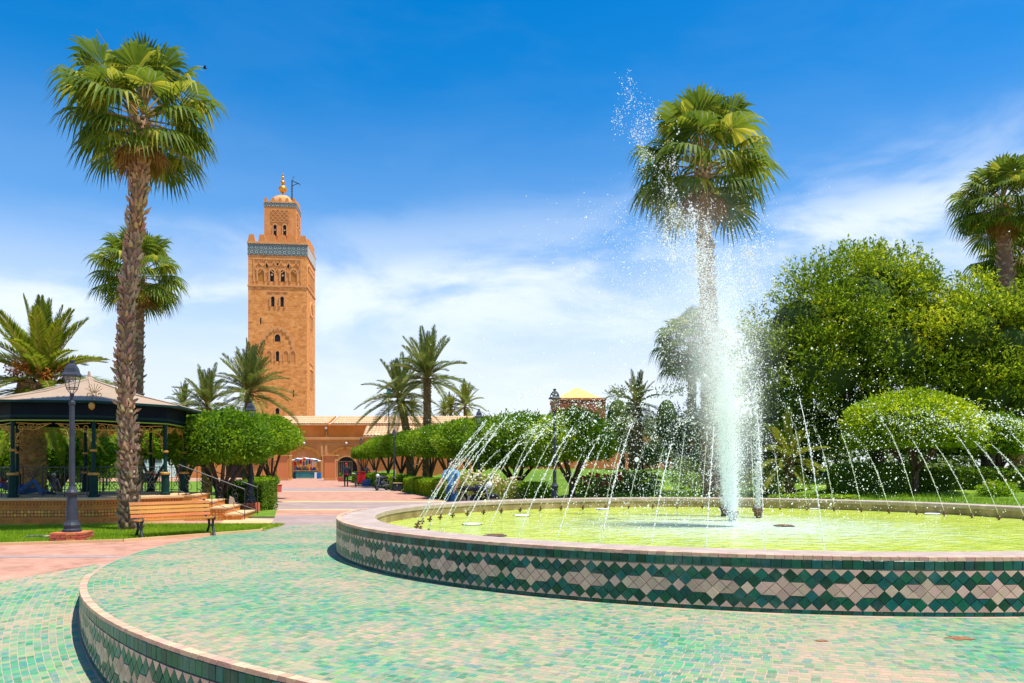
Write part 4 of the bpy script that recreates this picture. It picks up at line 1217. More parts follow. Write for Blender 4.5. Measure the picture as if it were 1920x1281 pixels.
def ellip_shell(n, g, r, thick=.35, flat=-.55):
    u = g.normal(0, 1, (n, 3)); u /= np.linalg.norm(u, axis=1)[:, None]
    low = u[:, 2] < flat
    u[low, 2] = flat * (0.6 + .4 * g.random(low.sum()))
    k = 1 - thick * g.random(n) ** 1.6
    return u * k[:, None] * np.array(r), u
def clumpy(P, U, g, r, amp=.16, f=3.1):
    """push the outline in and out so that it reads as clumps"""
    ph = g.random(9) * 6.28
    w = (np.sin(U[:, 0] * f * 2 + ph[0] + 1.7 * np.sin(U[:, 1] * f + ph[1])) + np.sin(U[:, 1] * f * 2.2 + ph[2] + 1.3 * np.sin(U[:, 2] * f * 1.4 + ph[3])) + np.sin(U[:, 2] * f * 2.6 + ph[4] + U[:, 0] * f)) / 3
    w += .5 * (np.sin(U[:, 0] * f * 6 + ph[5]) * np.sin(U[:, 1] * f * 6.5 + ph[6]) + np.sin(U[:, 2] * f * 6 + ph[7]) * np.sin(U[:, 0] * f * 5.2 + ph[8])) * .7
    return P * (1 + amp * w)[:, None]
def crown_mesh(name, r, n, leaf, mat, seed, amp=.14, thick=.3, aspect=.5, flat=-.6):
    g = np.random.default_rng(seed)
    P, U = ellip_shell(n, g, r, thick, flat)
    P = clumpy(P, U, g, r, amp)
    nt_ = n // 14      # stray shoots that break the outline
    Q, V = ellip_shell(nt_, g, r, .02, flat); Q = clumpy(Q, V, g, r, amp) * (1 + .12 * g.random(nt_) ** 2)[:, None]
    P = np.concatenate([P, Q]); U = np.concatenate([U, V])
    v = leaf_cloud(P, U, leaf, g, aspect)
    return np_mesh(name, v, quads_of(v), None, mat)
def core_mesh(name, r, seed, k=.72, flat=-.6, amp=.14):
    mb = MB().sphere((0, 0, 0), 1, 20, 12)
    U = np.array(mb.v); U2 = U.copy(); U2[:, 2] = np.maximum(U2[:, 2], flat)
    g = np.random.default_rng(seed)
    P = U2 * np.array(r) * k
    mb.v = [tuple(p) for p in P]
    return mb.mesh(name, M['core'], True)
# ---- clipped citrus trees
CM = []
for sd in range(4):
    r = (1.42 + .1 * sd, 1.42, .98)
    CM.append((crown_mesh('crown', r, 12500, .11, M['citrus'], 20 + sd, .12, .26), core_mesh('crown_shade', r, sd, .70)))
def citrus_trunk(seed, h):
    g = random.Random(seed); mb = MB()
    mb.tube([(0, 0, -.1), (.03, .02, h * .22), (0, .02, h * .38)], [.13, .10, .09], 8)
    for k in range(6):
        a_ = k * 1.05 + g.random(); rr = .35 + .45 * g.random()
        mb.tube([(0, 0, h * .25), (rr * .45 * math.cos(a_), rr * .45 * math.sin(a_), h * .5), (rr * math.cos(a_), rr * math.sin(a_), h * .8), (rr * 1.2 * math.cos(a_), rr * 1.2 * math.sin(a_), h * 1.15)], [.06, .05, .04, .02], 6)
    return mb.mesh('trunk', M['bark'], True)
CT = [citrus_trunk(i, 1.55) for i in range(3)]
def citrus(px, d, ztop, width, label, k, base=None, hgt=1.0, group='clipped citrus trees'):
    X = gx(px, d); b = (garden_z(X, d) - .05) if base is None else base
    t = thing('citrus_tree', label, 'tree', (X, d, b), random.uniform(0, 6), group)
    s = width / 2.9; zc = ztop - b - .98 * hgt * s
    tr = link('trunk', CT[k % 3], None, t, scale=(s * 1.1, s * 1.1, max(.5, zc / 1.55)))
    c = link('crown', CM[k % 4][0], None, t, (0, 0, zc), None, (s, s, hgt * s))
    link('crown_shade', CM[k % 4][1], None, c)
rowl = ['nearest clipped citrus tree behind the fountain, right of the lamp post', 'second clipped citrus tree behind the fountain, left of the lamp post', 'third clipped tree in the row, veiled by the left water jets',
        'fourth clipped tree of the promenade row, with branching trunk above the hedge', 'fifth clipped tree of the promenade row', 'sixth clipped tree of the promenade row, below the taller date palm', 'seventh clipped tree of the promenade row, below the shorter date palm', 'eighth clipped tree of the promenade row', 'ninth clipped tree of the promenade row', 'last and smallest clipped tree of the promenade row by the gate']
for i, (px, d, top, w) in enumerate(((1072, 27.0, 768, 3.05), (968, 32, 773, 3.9), (892, 37.5, 783, 3.6), (842, 43.5, 795, 3.4), (808, 49, 801, 3.3), (778, 54.5, 806, 3.3), (752, 60, 811, 3.2), (728, 66, 817, 3.2), (704, 72, 825, 3.0), (682, 78, 835, 2.5))):
    z = CZ + (HY - top) / F * d
    citrus(px, d, z, w, rowl[i], i, hgt=1.0 if i > 1 else 1.05)
for i, (px, d, top, w, lab) in enumerate(((414, 25.2, 767, 3.25, 'large clipped citrus tree right of the bandstand stairs'), (476, 33, 775, 3.2, 'clipped citrus tree behind the dark lamp post left of the promenade'), (508, 37, 785, 2.6, 'clipped citrus tree at the left edge of the promenade'),
        (345, 33, 778, 3.2, 'clipped citrus tree showing beside the right end of the bandstand roof'), (110, 33, 790, 4.0, 'bushy citrus tree seen through the middle of the bandstand'), (-10, 31, 790, 4.0, 'bushy citrus tree seen through the left end of the bandstand'),
        (165, 38, 835, 2.9, 'small round citrus tree seen through the bandstand beside the bus'), (285, 36, 790, 3.2, 'citrus tree seen through the bandstand right of the tall palm trunk'))):
    z = CZ + (HY - top) / F * d
    citrus(px, d, z, w, lab, i + 1, base=.03)

# ---- larger trees
def big_tree(px, d, label, lobes, leaf, nleaf, mat, trunk_h, base=0.2, sprig=7, seed=5, cat='tree', tr=.35):
    X = gx(px, d); g = np.random.default_rng(seed)
    t = thing('broadleaf_tree', label, cat, (X, d, base), 0)
    mb = MB()
    mb.tube([(0, 0, -.2), (.1, 0, trunk_h * .5), (0, .1, trunk_h)], [tr, tr * .8, tr * .6], 8)
    allv = []
    for (lx, ly, lz, rx, ry, rz_) in lobes:
        mb.tube([(0, .05, trunk_h * .8), (lx * .5, ly * .5, (trunk_h + lz) * .5), (lx, ly, lz)], [tr * .55, tr * .35, tr * .12], 6)
        vol = rx * ry + rx * rz_ + ry * rz_
        n = int(nleaf * vol)
        n0 = n // sprig
        # the lobe is built of leafy clumps, each lit on top and shading what lies below
        nc = max(10, int(vol * 2.6)); cr_ = .30 * (rx * ry * rz_) ** (1 / 3)
        C, CU = ellip_shell(nc, g, (rx, ry, rz_), .30, -.75); C = clumpy(C, CU, g, None, .18, 2.6)
        wh = g.integers(0, nc, n0); sz = (cr_ * (.7 + .7 * g.random(nc)))[wh]
        U = g.normal(0, 1, (n0, 3)) + CU[wh] * .8; U[:, 2] = np.where(U[:, 2] < 0, U[:, 2] * .35, U[:, 2]) + .15; U /= np.linalg.norm(U, axis=1)[:, None]
        P = C[wh] + U * (sz * (.75 + .3 * g.random(n0)))[:, None] * np.array([1.15, 1.15, .75])
        dirn = U * .8 + g.normal(0, .45, (n0, 3)); dirn[:, 2] += .35
        dirn /= np.linalg.norm(dirn, axis=1)[:, None]
        q = np.repeat(P, sprig, 0); dq = np.repeat(dirn, sprig, 0)
        tt = np.tile(np.linspace(0, 1, sprig), n0)[:, None]
        q = q + dq * tt * leaf * 3.2 + g.normal(0, leaf * .28, q.shape) + np.array([lx, ly, lz])
        v = leaf_cloud(q, dq * .8, leaf, g, .42)
        allv.append(v)
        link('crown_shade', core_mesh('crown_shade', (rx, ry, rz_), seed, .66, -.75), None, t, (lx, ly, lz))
    v = np.concatenate(allv)
    mb.build('trunk', M['bark'], t, smooth=True)
    link('crown', np_mesh('crown', v, quads_of(v), None, mat), None, t)
    return t
def lob(px, py, dd, r, X0, d0, base, sq_=.85):
    """lobe given by the photo position of its centre"""
    p = at(px, py, d0 + dd); return (p.x - X0, dd, p.z - base, r, r, r * sq_)
d0 = 31.5; X0 = gx(1640, d0)
big_tree(1640, d0, 'huge feathery green tree right of the fountain jets', [lob(1600, 585, 0, 2.5, X0, d0, .3), lob(1650, 535, .4, 1.8, X0, d0, .3, .75), lob(1505, 610, .3, 1.8, X0, d0, .3), lob(1455, 665, .1, 1.3, X0, d0, .3), lob(1540, 700, -.4, 2.1, X0, d0, .3), lob(1665, 660, -.5, 2.2, X0, d0, .3), lob(1470, 760, .2, 1.7, X0, d0, .3), lob(1600, 790, .6, 2.2, X0, d0, .3), lob(1500, 860, .8, 1.3, X0, d0, .3)], .155, 800, M['bigtree'], 3.0, .3, 7, 5)
d0 = 30.5; X0 = gx(1850, d0)
big_tree(1850, d0, 'huge feathery green tree at the right edge of the picture', [lob(1800, 625, 0, 1.9, X0, d0, .3), lob(1735, 610, .6, 1.6, X0, d0, .3), lob(1855, 590, .3, 1.4, X0, d0, .3, .7), lob(1890, 660, -.2, 2.0, X0, d0, .3), lob(1770, 660, .8, 1.8, X0, d0, .3), lob(1985, 640, .3, 2.1, X0, d0, .3), lob(1840, 730, .8, 2.0, X0, d0, .3), lob(1930, 760, .5, 2.0, X0, d0, .3), lob(1800, 820, 1.2, 1.7, X0, d0, .3)], .155, 800, M['bigtree'], 3.0, .3, 7, 6)
def dome_tree(label, px, d, py, r, n, leaf, mat, seed):
    p = at(px, py, d); b = garden_z(p.x, d) - .05
    t = thing('clipped_dome_tree', label, 'tree', (p.x, d, b), 0)
    c = link('crown', crown_mesh('crown', r, n, leaf, mat, seed, .10, .28, .45, -.5), None, t, (0, 0, p.z - b))
    link('crown_shade', core_mesh('crown_shade', r, seed, .74, -.5), None, c)
    mb = MB(); hh = p.z - b
    mb.tube([(0, 0, -.1), (.06, 0, hh * .4), (0, 0, hh * .7)], [.16, .12, .10], 8)
    for k in range(6):
        a_ = k * 1.05; mb.tube([(0, 0, hh * .35), (r[0] * .4 * math.cos(a_), r[1] * .4 * math.sin(a_), hh * .75), (r[0] * .7 * math.cos(a_), r[1] * .7 * math.sin(a_), hh)], [.07, .05, .02], 6)
    mb.build('trunk', M['bark'], t, smooth=True)
dome_tree('rounded bright green small tree in front of the huge trees', 1712, 26.2, 805, (2.25, 1.7, 1.25), 17000, .13, M['brighttree'], 7)
dome_tree('rounded green small tree at the far right below the huge tree', 1872, 27.5, 825, (1.05, 1.0, .95), 7000, .12, M['citrus'], 8)
d0 = 40; X0 = gx(1250, d0)
big_tree(1300, 42, 'grey green tree behind the spray left of the central jet', [lob(1300, 830, 0, 1.6, gx(1300, 42), 42, .8), lob(1265, 815, .5, 1.1, gx(1300, 42), 42, .8, 1.0), lob(1350, 830, .3, 1.6, gx(1300, 42), 42, .8)], .15, 480, M['darktree'], 2.0, .8, 6, 9, tr=.2)
big_tree(1165, 52, 'dark pointed tree left of the far date palm', [lob(1158, 790, 0, 1.1, gx(1165, 52), 52, 1, 2.0), lob(1180, 830, .3, 1.1, gx(1165, 52), 52, 1, 1.2)], .17, 420, M['darktree'], 2.0, 1.0, 6, 10, tr=.2)
big_tree(1248, 50, 'narrow grey tree right of the far date palm', [lob(1250, 790, 0, 1.0, gx(1248, 50), 50, 1, 2.1), lob(1232, 850, .3, 1.3, gx(1248, 50), 50, 1, 1.0)], .17, 420, M['darktree'], 2.0, 1.0, 6, 11, tr=.2)
big_tree(1420, 33, 'dense bush behind the central jet', [lob(1390, 850, 0, 1.5, gx(1420, 33), 33, .6, .8), lob(1330, 860, .2, 1.2, gx(1420, 33), 33, .6, .8), lob(1455, 850, .3, 1.3, gx(1420, 33), 33, .6, .9)], .13, 560, M['darktree'], .8, .6, 6, 12, 'bush', tr=.12)

# ---- hedges
def hedge(label, pts, w, h, mat, base, dens=900, leaf=.075, seed=1):
    g = np.random.default_rng(seed)
    t = thing('clipped_hedge', label, 'hedge', (pts[0][0], pts[0][1], base))
    o0 = Vector((pts[0][0], pts[0][1], 0)); V = []; D_ = []
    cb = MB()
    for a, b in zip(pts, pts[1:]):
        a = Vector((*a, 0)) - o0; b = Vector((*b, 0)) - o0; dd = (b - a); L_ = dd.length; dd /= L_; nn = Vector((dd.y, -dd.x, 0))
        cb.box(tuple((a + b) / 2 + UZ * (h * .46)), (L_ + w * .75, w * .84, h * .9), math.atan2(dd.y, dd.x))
        n = int(dens * (L_ + w) * (w + 2 * h))
        u = g.random(n) * (L_ + w) - w / 2
        per = g.random(n) * (w + 2 * h)
        off = np.where(per < h, -w / 2, np.where(per < h + w, per - h - w / 2, w / 2)); zz = np.where(per < h, per, np.where(per < h + w, h, per - h - w))
        ends = g.random(n) < w * h * 2 / ((L_ + w) * (w + 2 * h))
        u = np.where(ends, np.where(g.random(n) < .5, -w / 2, L_ + w / 2), u); off = np.where(ends, (g.random(n) - .5) * w, off); zz = np.where(ends, g.random(n) * h, zz)
        nx = np.where(np.abs(off) > w * .48, np.sign(off), 0); nz_ = np.where(zz > h * .98, 1.0, .15)
        P = np.zeros((n, 3)); U = np.zeros((n, 3))
        wob = .05 * np.sin(u * 5.1) + .03 * np.sin(u * 13 + zz * 9) + g.normal(0, .028, n)
        P[:, 0] = a.x + dd.x * u + nn.x * (off * (1 + wob)); P[:, 1] = a.y + dd.y * u + nn.y * (off * (1 + wob)); P[:, 2] = zz * (1 + wob * .8)
        rnd = (np.abs(off) > w * .4) & (zz > h * .9); P[rnd, 2] -= .05
        U[:, 0] = nn.x * nx; U[:, 1] = nn.y * nx; U[:, 2] = nz_
        V.append(P); D_.append(U)
    v = leaf_cloud(np.concatenate(V), np.concatenate(D_), leaf, g, .55)
    link('foliage', np_mesh('foliage', v, quads_of(v), None, mat), None, t)
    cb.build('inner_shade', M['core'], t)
pr = path_right
hedge('bright clipped hedge along the promenade left of the man in blue', [(pr(46.5) + .5, 46.5), (pr(34) + .5, 34)], 1.0, .82, M['hedge'], .02, 620, .085, 1)
hedge('bright clipped hedge right of the man in blue', [(pr(33) + .9, 33), (pr(29) + 1.6, 28.5)], .9, .85, M['hedge'], .05, 700, .08, 2)
hedge('far clipped hedge behind the parked motorbike', [(pr(60) + .5, 60), (pr(50) + .5, 50)], 1.0, .9, M['hedge'], .02, 420, .10, 3)
hedge('low hedge beside the red cart near the gate', [(pr(74) + .4, 74), (pr(64) + .4, 64)], 1.0, .9, M['hedge'], .02, 300, .12, 4)
hedge('dark hedge behind the lamp post left of the promenade', [(gx(437, 27.3), 27.3), (gx(486, 27.0), 27.0)], .85, .95, M['hedge_dark'], .02, 1000, .075, 5)
hedge('bright clipped hedge running back along the left of the promenade', [(gx(487, 28.6), 28.6), (gx(492, 36), 36)], .9, .98, M['hedge'], .02, 700, .08, 6)
hedge('dark square hedge right of the jets under the small bright tree', [(gx(1585, 26.3), 26.3), (gx(1672, 26.3), 26.3)], .9, 1.0, M['hedge_dark'], garden_z(gx(1620, 26), 26.3) - .05, 800, .085, 7)
hedge('low bright hedge behind the fountain rim right of the jets', [(gx(1462, 25.0), 25.0), (gx(1590, 24.8), 24.8)], .6, .42, M['hedge'], garden_z(gx(1520, 25), 25) - .05, 1100, .07, 8)
hedge('dark low hedge behind the fountain rim below the far date palm', [(gx(1150, 25.6), 25.6), (gx(1245, 25.6), 25.6)], .8, .42, M['hedge'], garden_z(gx(1200, 25.6), 25.6) - .05, 1000, .07, 9)
hedge('long dark hedge below the huge trees at the right', [(gx(1690, 27.6), 27.6), (gx(1990, 26.6), 26.6)], .9, .75, M['hedge_dark'], garden_z(gx(1800, 27), 27) - .05, 600, .09, 10)

# ---- flowering shrubs and rose bed
def shrub(label, px, d, w, h, mat, seed, flower=None, nf=30, group=None):
    g = np.random.default_rng(seed); X = gx(px, d); b = garden_z(X, d) - .04
    t = thing('shrub', label, 'shrub', (X, d, b), 0, group)
    P, U = ellip_shell(1500, g, (w / 2, w / 2, h / 2), .6, -.8); P = clumpy(P, U, g, None, .25); P[:, 2] += h * .48
    v = leaf_cloud(P, U, .09, g, .5)
    link('foliage', np_mesh('foliage', v, quads_of(v), None, mat), None, t)
    mb = MB()
    for k in range(4): mb.tube([(0, 0, -.05), (w * .25 * math.cos(k * 1.6), w * .25 * math.sin(k * 1.6), h * .7)], .015, 5)
    mb.build('stem', M['bark'], t)
    if flower:
        fm = MB()
        for k in range(nf):
            a_ = g.random() * 6.28; rr = w / 2 * math.sqrt(g.random()); fm.sphere((rr * math.cos(a_), rr * math.sin(a_) - .05, h * (.55 + .5 * g.random())), .035 + .02 * g.random(), 6, 4)
        fm.build('blossom', M[flower], t)
for i, (px, d, w, h, mt, fl, nf, lab) in enumerate((
    (868, 30.0, 1.3, 1.25, 'shrub', 'flower_pink', 60, 'pale flowering bush right of the man in blue'), (905, 29.0, 1.5, 1.2, 'shrub', 'flower_pink', 60, 'pale flowering bush below the second lamp post'), (945, 28.0, 1.3, 1.0, 'shrub', 'flower_pink', 50, 'pale flowering bush left of the two citrus trunks'),
    (1110, 27.5, 1.2, .8, 'shrub', 'flower_red', 26, 'rose bush with red flowers behind the rim, nearest the citrus tree'), (1140, 28.3, 1.0, .7, 'hedge_dark', 'flower_red', 22, 'rose bush with red flowers in the middle of the rose bed'), (1172, 29, 1.1, .75, 'shrub', 'flower_red', 22, 'rose bush with red flowers at the right of the rose bed'),
    (1015, 27, 1.0, .7, 'hedge', None, 0, 'low green bush between the two nearest citrus trees'), (1210, 28, 1.3, .9, 'hedge_dark', None, 0, 'dark bush below the far date palm'), (1300, 27.5, 1.8, 1.3, 'darktree', None, 0, 'dark bush behind the spray, left of the central jet'), (1365, 27.0, 1.6, 1.2, 'darktree', None, 0, 'dark bush directly behind the central jet'), (1440, 27, 1.6, 1.1, 'shrub', None, 0, 'pale bush just right of the central jet'), (1870, 25.4, 1.2, .5, 'hedge', 'flower_pink', 10, 'low bush behind the rim at the far right'))):
    shrub(lab, px, d, w, h, M[mt], 60 + i, fl, nf, 'flower bed shrubs')
# ---- lawn blades near the bench and on the garden edge
g = np.random.default_rng(3)
def blades(name, label, pts, h):
    n = len(pts)
    a_ = g.random(n) * 6.28; w = .007
    v = np.empty((n, 3, 3))
    lean = g.normal(0, .35, (n, 2)) * h; hh = h * (.5 + .9 * g.random(n))
    v[:, 0] = pts + np.stack([np.cos(a_) * w, np.sin(a_) * w, np.zeros(n)], 1); v[:, 1] = pts - np.stack([np.cos(a_) * w, np.sin(a_) * w, np.zeros(n)], 1)
    v[:, 2] = pts; v[:, 2, :2] += lean; v[:, 2, 2] += hh
    o = link(name, np_mesh(name, v, None, np.arange(n * 3).reshape(n, 3), M['blade']))
    tag(o, label, 'grass', kind='stuff')
xs = -14.5 + g.random(150000) * 8.7; ys = 14 + g.random(150000) * 6.3
front = np.interp(xs, [-14.5, -9.9, -7.9, -5.95], [14.65, 15.3, 16.05, 18.5])
ok = (ys > front) & (ys < 20.2)
blades('lawn_grass', 'short bright green grass of the lawn around the bench and bandstand', np.stack([xs[ok], ys[ok], np.full(ok.sum(), .03)], 1), .055)
th = R(25) + g.random(34000) * R(120); rr = 8.3 + g.random(34000) ** 1.3 * 3.5
px_ = FC.x + rr * np.cos(th); py_ = FC.y + rr * np.sin(th); ok = px_ > 8.3 - .31 * py_; px_ = px_[ok]; py_ = py_[ok]
blades('garden_grass', 'bright green grass behind the fountain rim', np.stack([px_, py_, np.array([garden_z(a, b) for a, b in zip(px_, py_)])], 1), .13)

# ================================================================== PALMS
def fan_frond(e, Lp, Lb, seed, droop=.5):
    """fan palm leaf: stalk then pleated fan with hanging tips; x outward, elevation e baked in"""
    g = random.Random(seed)
    d = Vector((math.cos(e), 0, math.sin(e))); t = Vector((0, 1, 0))
    pts = []
    for i in range(5):
        s_ = i / 4 * Lp
        pts.append(d * s_ + Vector((0, 0, -.10 * (s_ / Lp) ** 2 * math.cos(e) * Lp)))
    hd = (pts[-1] - pts[-2]).normalized()
    nrm = hd.cross(t).normalized()
    if nrm.z < 0: nrm = -nrm
    st_ = MB().tube(pts, [.034, .028, .024, .020, .016], 4)
    # the stalk goes on a short way into the blade
    bl = MB()
    ns = 30; span = R(132)
    H0 = pts[-1]
    for k in range(ns):
        a = -span + 2 * span * (k + .5) / ns; da = span / ns * .98
        Ls = Lb * (.80 + .20 * math.cos(a * .6)) * g.uniform(.9, 1.06)
        dr = droop * g.uniform(.8, 1.35)
        def P(r, ang, lift=0):
            v = hd * math.cos(ang) + t * math.sin(ang)
            p = H0 + v * (r * Ls) - nrm * (.16 * Ls * (abs(math.sin(ang * .5)) ** 2) * r) + nrm * lift
            rr = max(0, r - .45)
            p.z -= dr * Ls * rr ** 1.7 * 1.7
            # hanging tip shrinks its outward reach
            k_ = min(1, dr * rr * .5)
            p.x -= v.x * rr * Ls * k_; p.y -= v.y * rr * Ls * k_
            return p
        pl = .02 if k % 2 else -.02
        vs = [P(.04, a), P(.36, a - da, -pl * .4), P(.36, a + da, pl * .4), P(.64, a - da * .96, -pl * .5), P(.64, a + da * .96, pl * .5), P(.84, a - da * .42), P(.84, a + da * .42), P(1.1, a)]
        bl.add(vs, [(0, 1, 2), (1, 3, 4, 2), (3, 5, 6, 4), (5, 7, 6)])
    return st_, bl
FANS = {}
for nm, e, Lp, Lb, dr in (('up', 78, 1.0, 1.0, .25), ('high', 55, 1.15, 1.1, .45), ('mid', 30, 1.2, 1.12, .65), ('flat', 8, 1.15, 1.12, .7), ('low', -9, 1.12, 1.05, .65), ('hang', -26, 1.0, .9, .5)):
    for v in range(2):
        st_, bl = fan_frond(R(e), Lp, Lb, hash((nm, v)) % 1000 if False else (len(FANS) * 7 + v), dr)
        FANS[nm, v] = (st_.mesh('stalk', M['petiole']), bl.mesh('blade', M['fan']))
st_, bl = fan_frond(R(-52), .6, .7, 5, .5); FANS['dry', 0] = (st_.mesh('stalk', M['petiole']), bl.mesh('blade', M['fan_dry']))
st_, bl = fan_frond(R(-40), .7, .7, 6, .6); FANS['dry', 1] = (st_.mesh('stalk', M['petiole']), bl.mesh('blade', M['fan_dry']))
def trunk_with_scales(path, rads, scale_mat, trunk_mat, t, rows, per, L_, seed, out=.4, curl=0.5):
    g = random.Random(seed)
    mb = MB().tube(path, rads, 14); mb.build('trunk', trunk_mat, t, smooth=True)
    sm = MB(); pts = [Vector(p) for p in path]
    cum = [0]
    for a, b in zip(pts, pts[1:]): cum.append(cum[-1] + (b - a).length)
    T = cum[-1]
    for j in range(rows):
        s_ = T * (j + .3) / rows
        i = max(k for k in range(len(pts) - 1) if cum[k] <= s_)
        f = (s_ - cum[i]) / (cum[i + 1] - cum[i])
        c = pts[i].lerp(pts[i + 1], f); r = rads[i] + (rads[i + 1] - rads[i]) * f
        for k in range(per):
            a = 2 * PI * (k + (.5 if j % 2 else 0)) / per + g.uniform(-.15, .15)
            o_ = Vector((math.cos(a), math.sin(a), 0)); s2 = Vector((-math.sin(a), math.cos(a), 0))
            if g.random() < .10: continue
            w = 2 * PI * r / per * g.uniform(.36, .66); ll = L_ * g.uniform(.5, 1.5); oo = ll * out * g.uniform(.1, 1.9) * (1.6 if g.random() < .12 else 1)
            s2 = (s2 + UZ * g.uniform(-.35, .35)).normalized()
            b0 = c + o_ * (r * .93) + UZ * g.uniform(-.07, .07)
            tip = b0 + UZ * ll * g.uniform(.6, 1) + o_ * (oo + .02)
            vs = [b0 - s2 * w, b0 + s2 * w, b0 + UZ * ll * .55 + s2 * w * .8 + o_ * (oo * .35 + .015), tip + s2 * w * .3, tip - s2 * w * .3, b0 + UZ * ll * .55 - s2 * w * .8 + o_ * (oo * .35 + .015), b0 + UZ * ll * .3 + o_ * (.045 + oo * .5)]
            sm.add(vs, [(0, 1, 6), (1, 2, 6), (2, 3, 6), (3, 4, 6), (4, 5, 6), (5, 0, 6)])
    o = sm.build('bark_scales', scale_mat, t); o['kind'] = 'stuff'
def fan_palm(label, d, path_px, rpx, crown_s, seed, skirt=14, rows=60, per=11, counts=(4, 8, 9, 9, 9, 7), spikes=True, scale_l=.17, base_z=0.0):
    """path_px: trunk centre line in the photo from base to crown"""
    g = random.Random(seed)
    base = at(path_px[0][0], path_px[0][1], d); base.z = base_z
    t = thing('fan_palm', label, 'palm tree', tuple(base), 0, 'tall fan palms')
    path = []
    for i, (px, py) in enumerate(path_px):
        p = at(px, py, d) - base
        if i == 0: p.z = -.1
        path.append(p)
    rads = [r / F * d for r in rpx]
    trunk_with_scales(path, rads, M['scale_fan'], M['trunk_fan'], t, rows, per, scale_l, seed, .30)
    top = path[-1]
    az = 0
    for nm, cnt, zo in zip(('up', 'high', 'mid', 'flat', 'low', 'hang'), counts, (.35, .25, .12, 0, -.18, -.35)):
        for k in range(cnt):
            az = 2 * PI * (k + g.uniform(-.3, .3)) / cnt + zo * 9 + seed
            v = g.randrange(2); s_ = crown_s * g.uniform(.86, 1.12)
            stm, blm = FANS[nm, v]
            o = link('frond_stalk', stm, None, t, top + UZ * (zo * crown_s) + Vector((math.cos(az), math.sin(az), 0)) * .10 * crown_s, (g.uniform(-.22, .22), g.uniform(-.14, .14), az), (s_, s_ * g.choice((1, -1)), s_))
            link('frond', blm, None, o)
    for k in range(skirt):
        az = 2 * PI * (k + g.uniform(-.3, .3)) / skirt + 1.3
        stm, blm = FANS['dry', g.randrange(2)]; s_ = crown_s * g.uniform(.7, .95)
        o = link('frond_stalk', stm, None, t, top + UZ * (g.uniform(-.55, -.2) * crown_s), (0, g.uniform(-.15, .1), az), (s_, s_, s_))
        link('dry_frond', blm, None, o)
    if spikes:
        mb = MB()
        for k in range(8):
            az = g.random() * 6.28; e = g.uniform(.3, 1.35); L_ = g.uniform(1.6, 2.15) * crown_s
            dd = Vector((math.cos(az) * math.cos(e), math.sin(az) * math.cos(e), math.sin(e)))
            mb.tube([top + UZ * .2, top + dd * L_ * .6 + UZ * .25, top + dd * L_ + UZ * (.1 if e > .9 else -.3)], [.015, .012, .006], 4)
        mb.build('flower_spike', M['petiole'], t)
    return t
fan_palm('tall fan palm with shaggy trunk before the bandstand', 18.4, [(244, 994), (241, 900), (238, 800), (233, 680), (240, 560), (254, 430), (263, 310), (265, 225)], [18, 13, 12.5, 12, 11.5, 12, 12.5, 14], .88, 1, skirt=9, rows=92, per=11, counts=(4, 7, 8, 8, 7, 5))
fan_palm('tall fan palm standing behind the fountain spray', 26.0, [(1334, 930), (1330, 610), (1323, 480), (1320, 390), (1318, 318)], [17, 15, 13, 13, 14], 1.14, 4, skirt=7, rows=84, per=10, counts=(4, 7, 8, 8, 7, 4), base_z=.3)
fan_palm('shorter fan palm behind the tall one at the left', 32, [(252, 945), (256, 700), (258, 590), (259, 520)], [14, 12, 11, 11], .92, 9, skirt=9, rows=40, per=8, counts=(4, 7, 7, 7, 7, 5))
fan_palm('tall fan palm over the big trees at the right edge', 35, [(1912, 950), (1905, 640), (1885, 500), (1880, 430), (1878, 385)], [16, 14, 12, 11, 12], .98, 12, skirt=8, rows=60, per=9, base_z=.3)
fan_palm('fan palm at the right edge half hidden behind the big trees', 38, [(1935, 950), (1925, 640), (1905, 490)], [15, 12, 12], .95, 15, skirt=10, rows=40, per=8, base_z=.3, spikes=False)
fan_palm('distant fan palm seen through the spray left of the jet', 41, [(1296, 900), (1297, 780), (1298, 700), (1298, 655)], [8, 8, 8, 8], 1.0, 18, skirt=12, rows=34, per=7, spikes=False, base_z=.8)

def date_frond(e, L_, seed, sag=.45, lf=.42, n=46, stiff=.45):
    g = random.Random(seed)
    d = Vector((math.cos(e), 0, math.sin(e))); pts = []
    for i in range(9):
        s_ = i / 8
        pts.append(d * (s_ * L_) - UZ * (sag * L_ * s_ ** 2.2 * (.35 + .65 * math.cos(e))))
    st_ = MB().tube(pts, [.035 * (1 - .85 * i / 8) for i in range(9)], 4)
    bl = MB(); t = Vector((0, 1, 0))
    for k in range(n):
        s_ = .14 + .86 * (k + .5) / n
        i = min(7, int(s_ * 8)); f = s_ * 8 - i
        p = pts[i].lerp(pts[i + 1], f); tg = (pts[i + 1] - pts[i]).normalized(); nr = t.cross(tg).normalized()
        if nr.z < 0: nr = -nr
        ll = lf * (math.sin(PI * min(1, (s_ * .86 + .12))) ** .6) * g.uniform(.85, 1.1) + .05
        for sgn in (-1, 1):
            dr_ = (tg * (.65 + .35 * s_) + t * (sgn * (.85 - .3 * s_)) + nr * (stiff * g.uniform(.4, 1.2))).normalized()
            w = tg * .023
            q = p + dr_ * ll - UZ * (.10 * ll)
            m_ = p + dr_ * (ll * .45)
            bl.add([p - w * .6, m_ - w, q, m_ + w], [(0, 1, 2, 3)])
    return st_, bl
DATES = {}
def date_set(key, L_, lf, mat, n, stiff):
    for nm, e, sag in (('up', 80, .12), ('high', 60, .25), ('mid', 38, .38), ('flat', 14, .42), ('low', -12, .38), ('hang', -40, .2)):
        for v in range(2):
            st_, bl = date_frond(R(e), L_, len(DATES) * 3 + v, sag, lf, n, stiff)
            DATES[key, nm, v] = (st_.mesh('stalk', M['petiole']), bl.mesh('leaflets', mat))
date_set('date', 2.5, .40, M['date'], 60, .5)
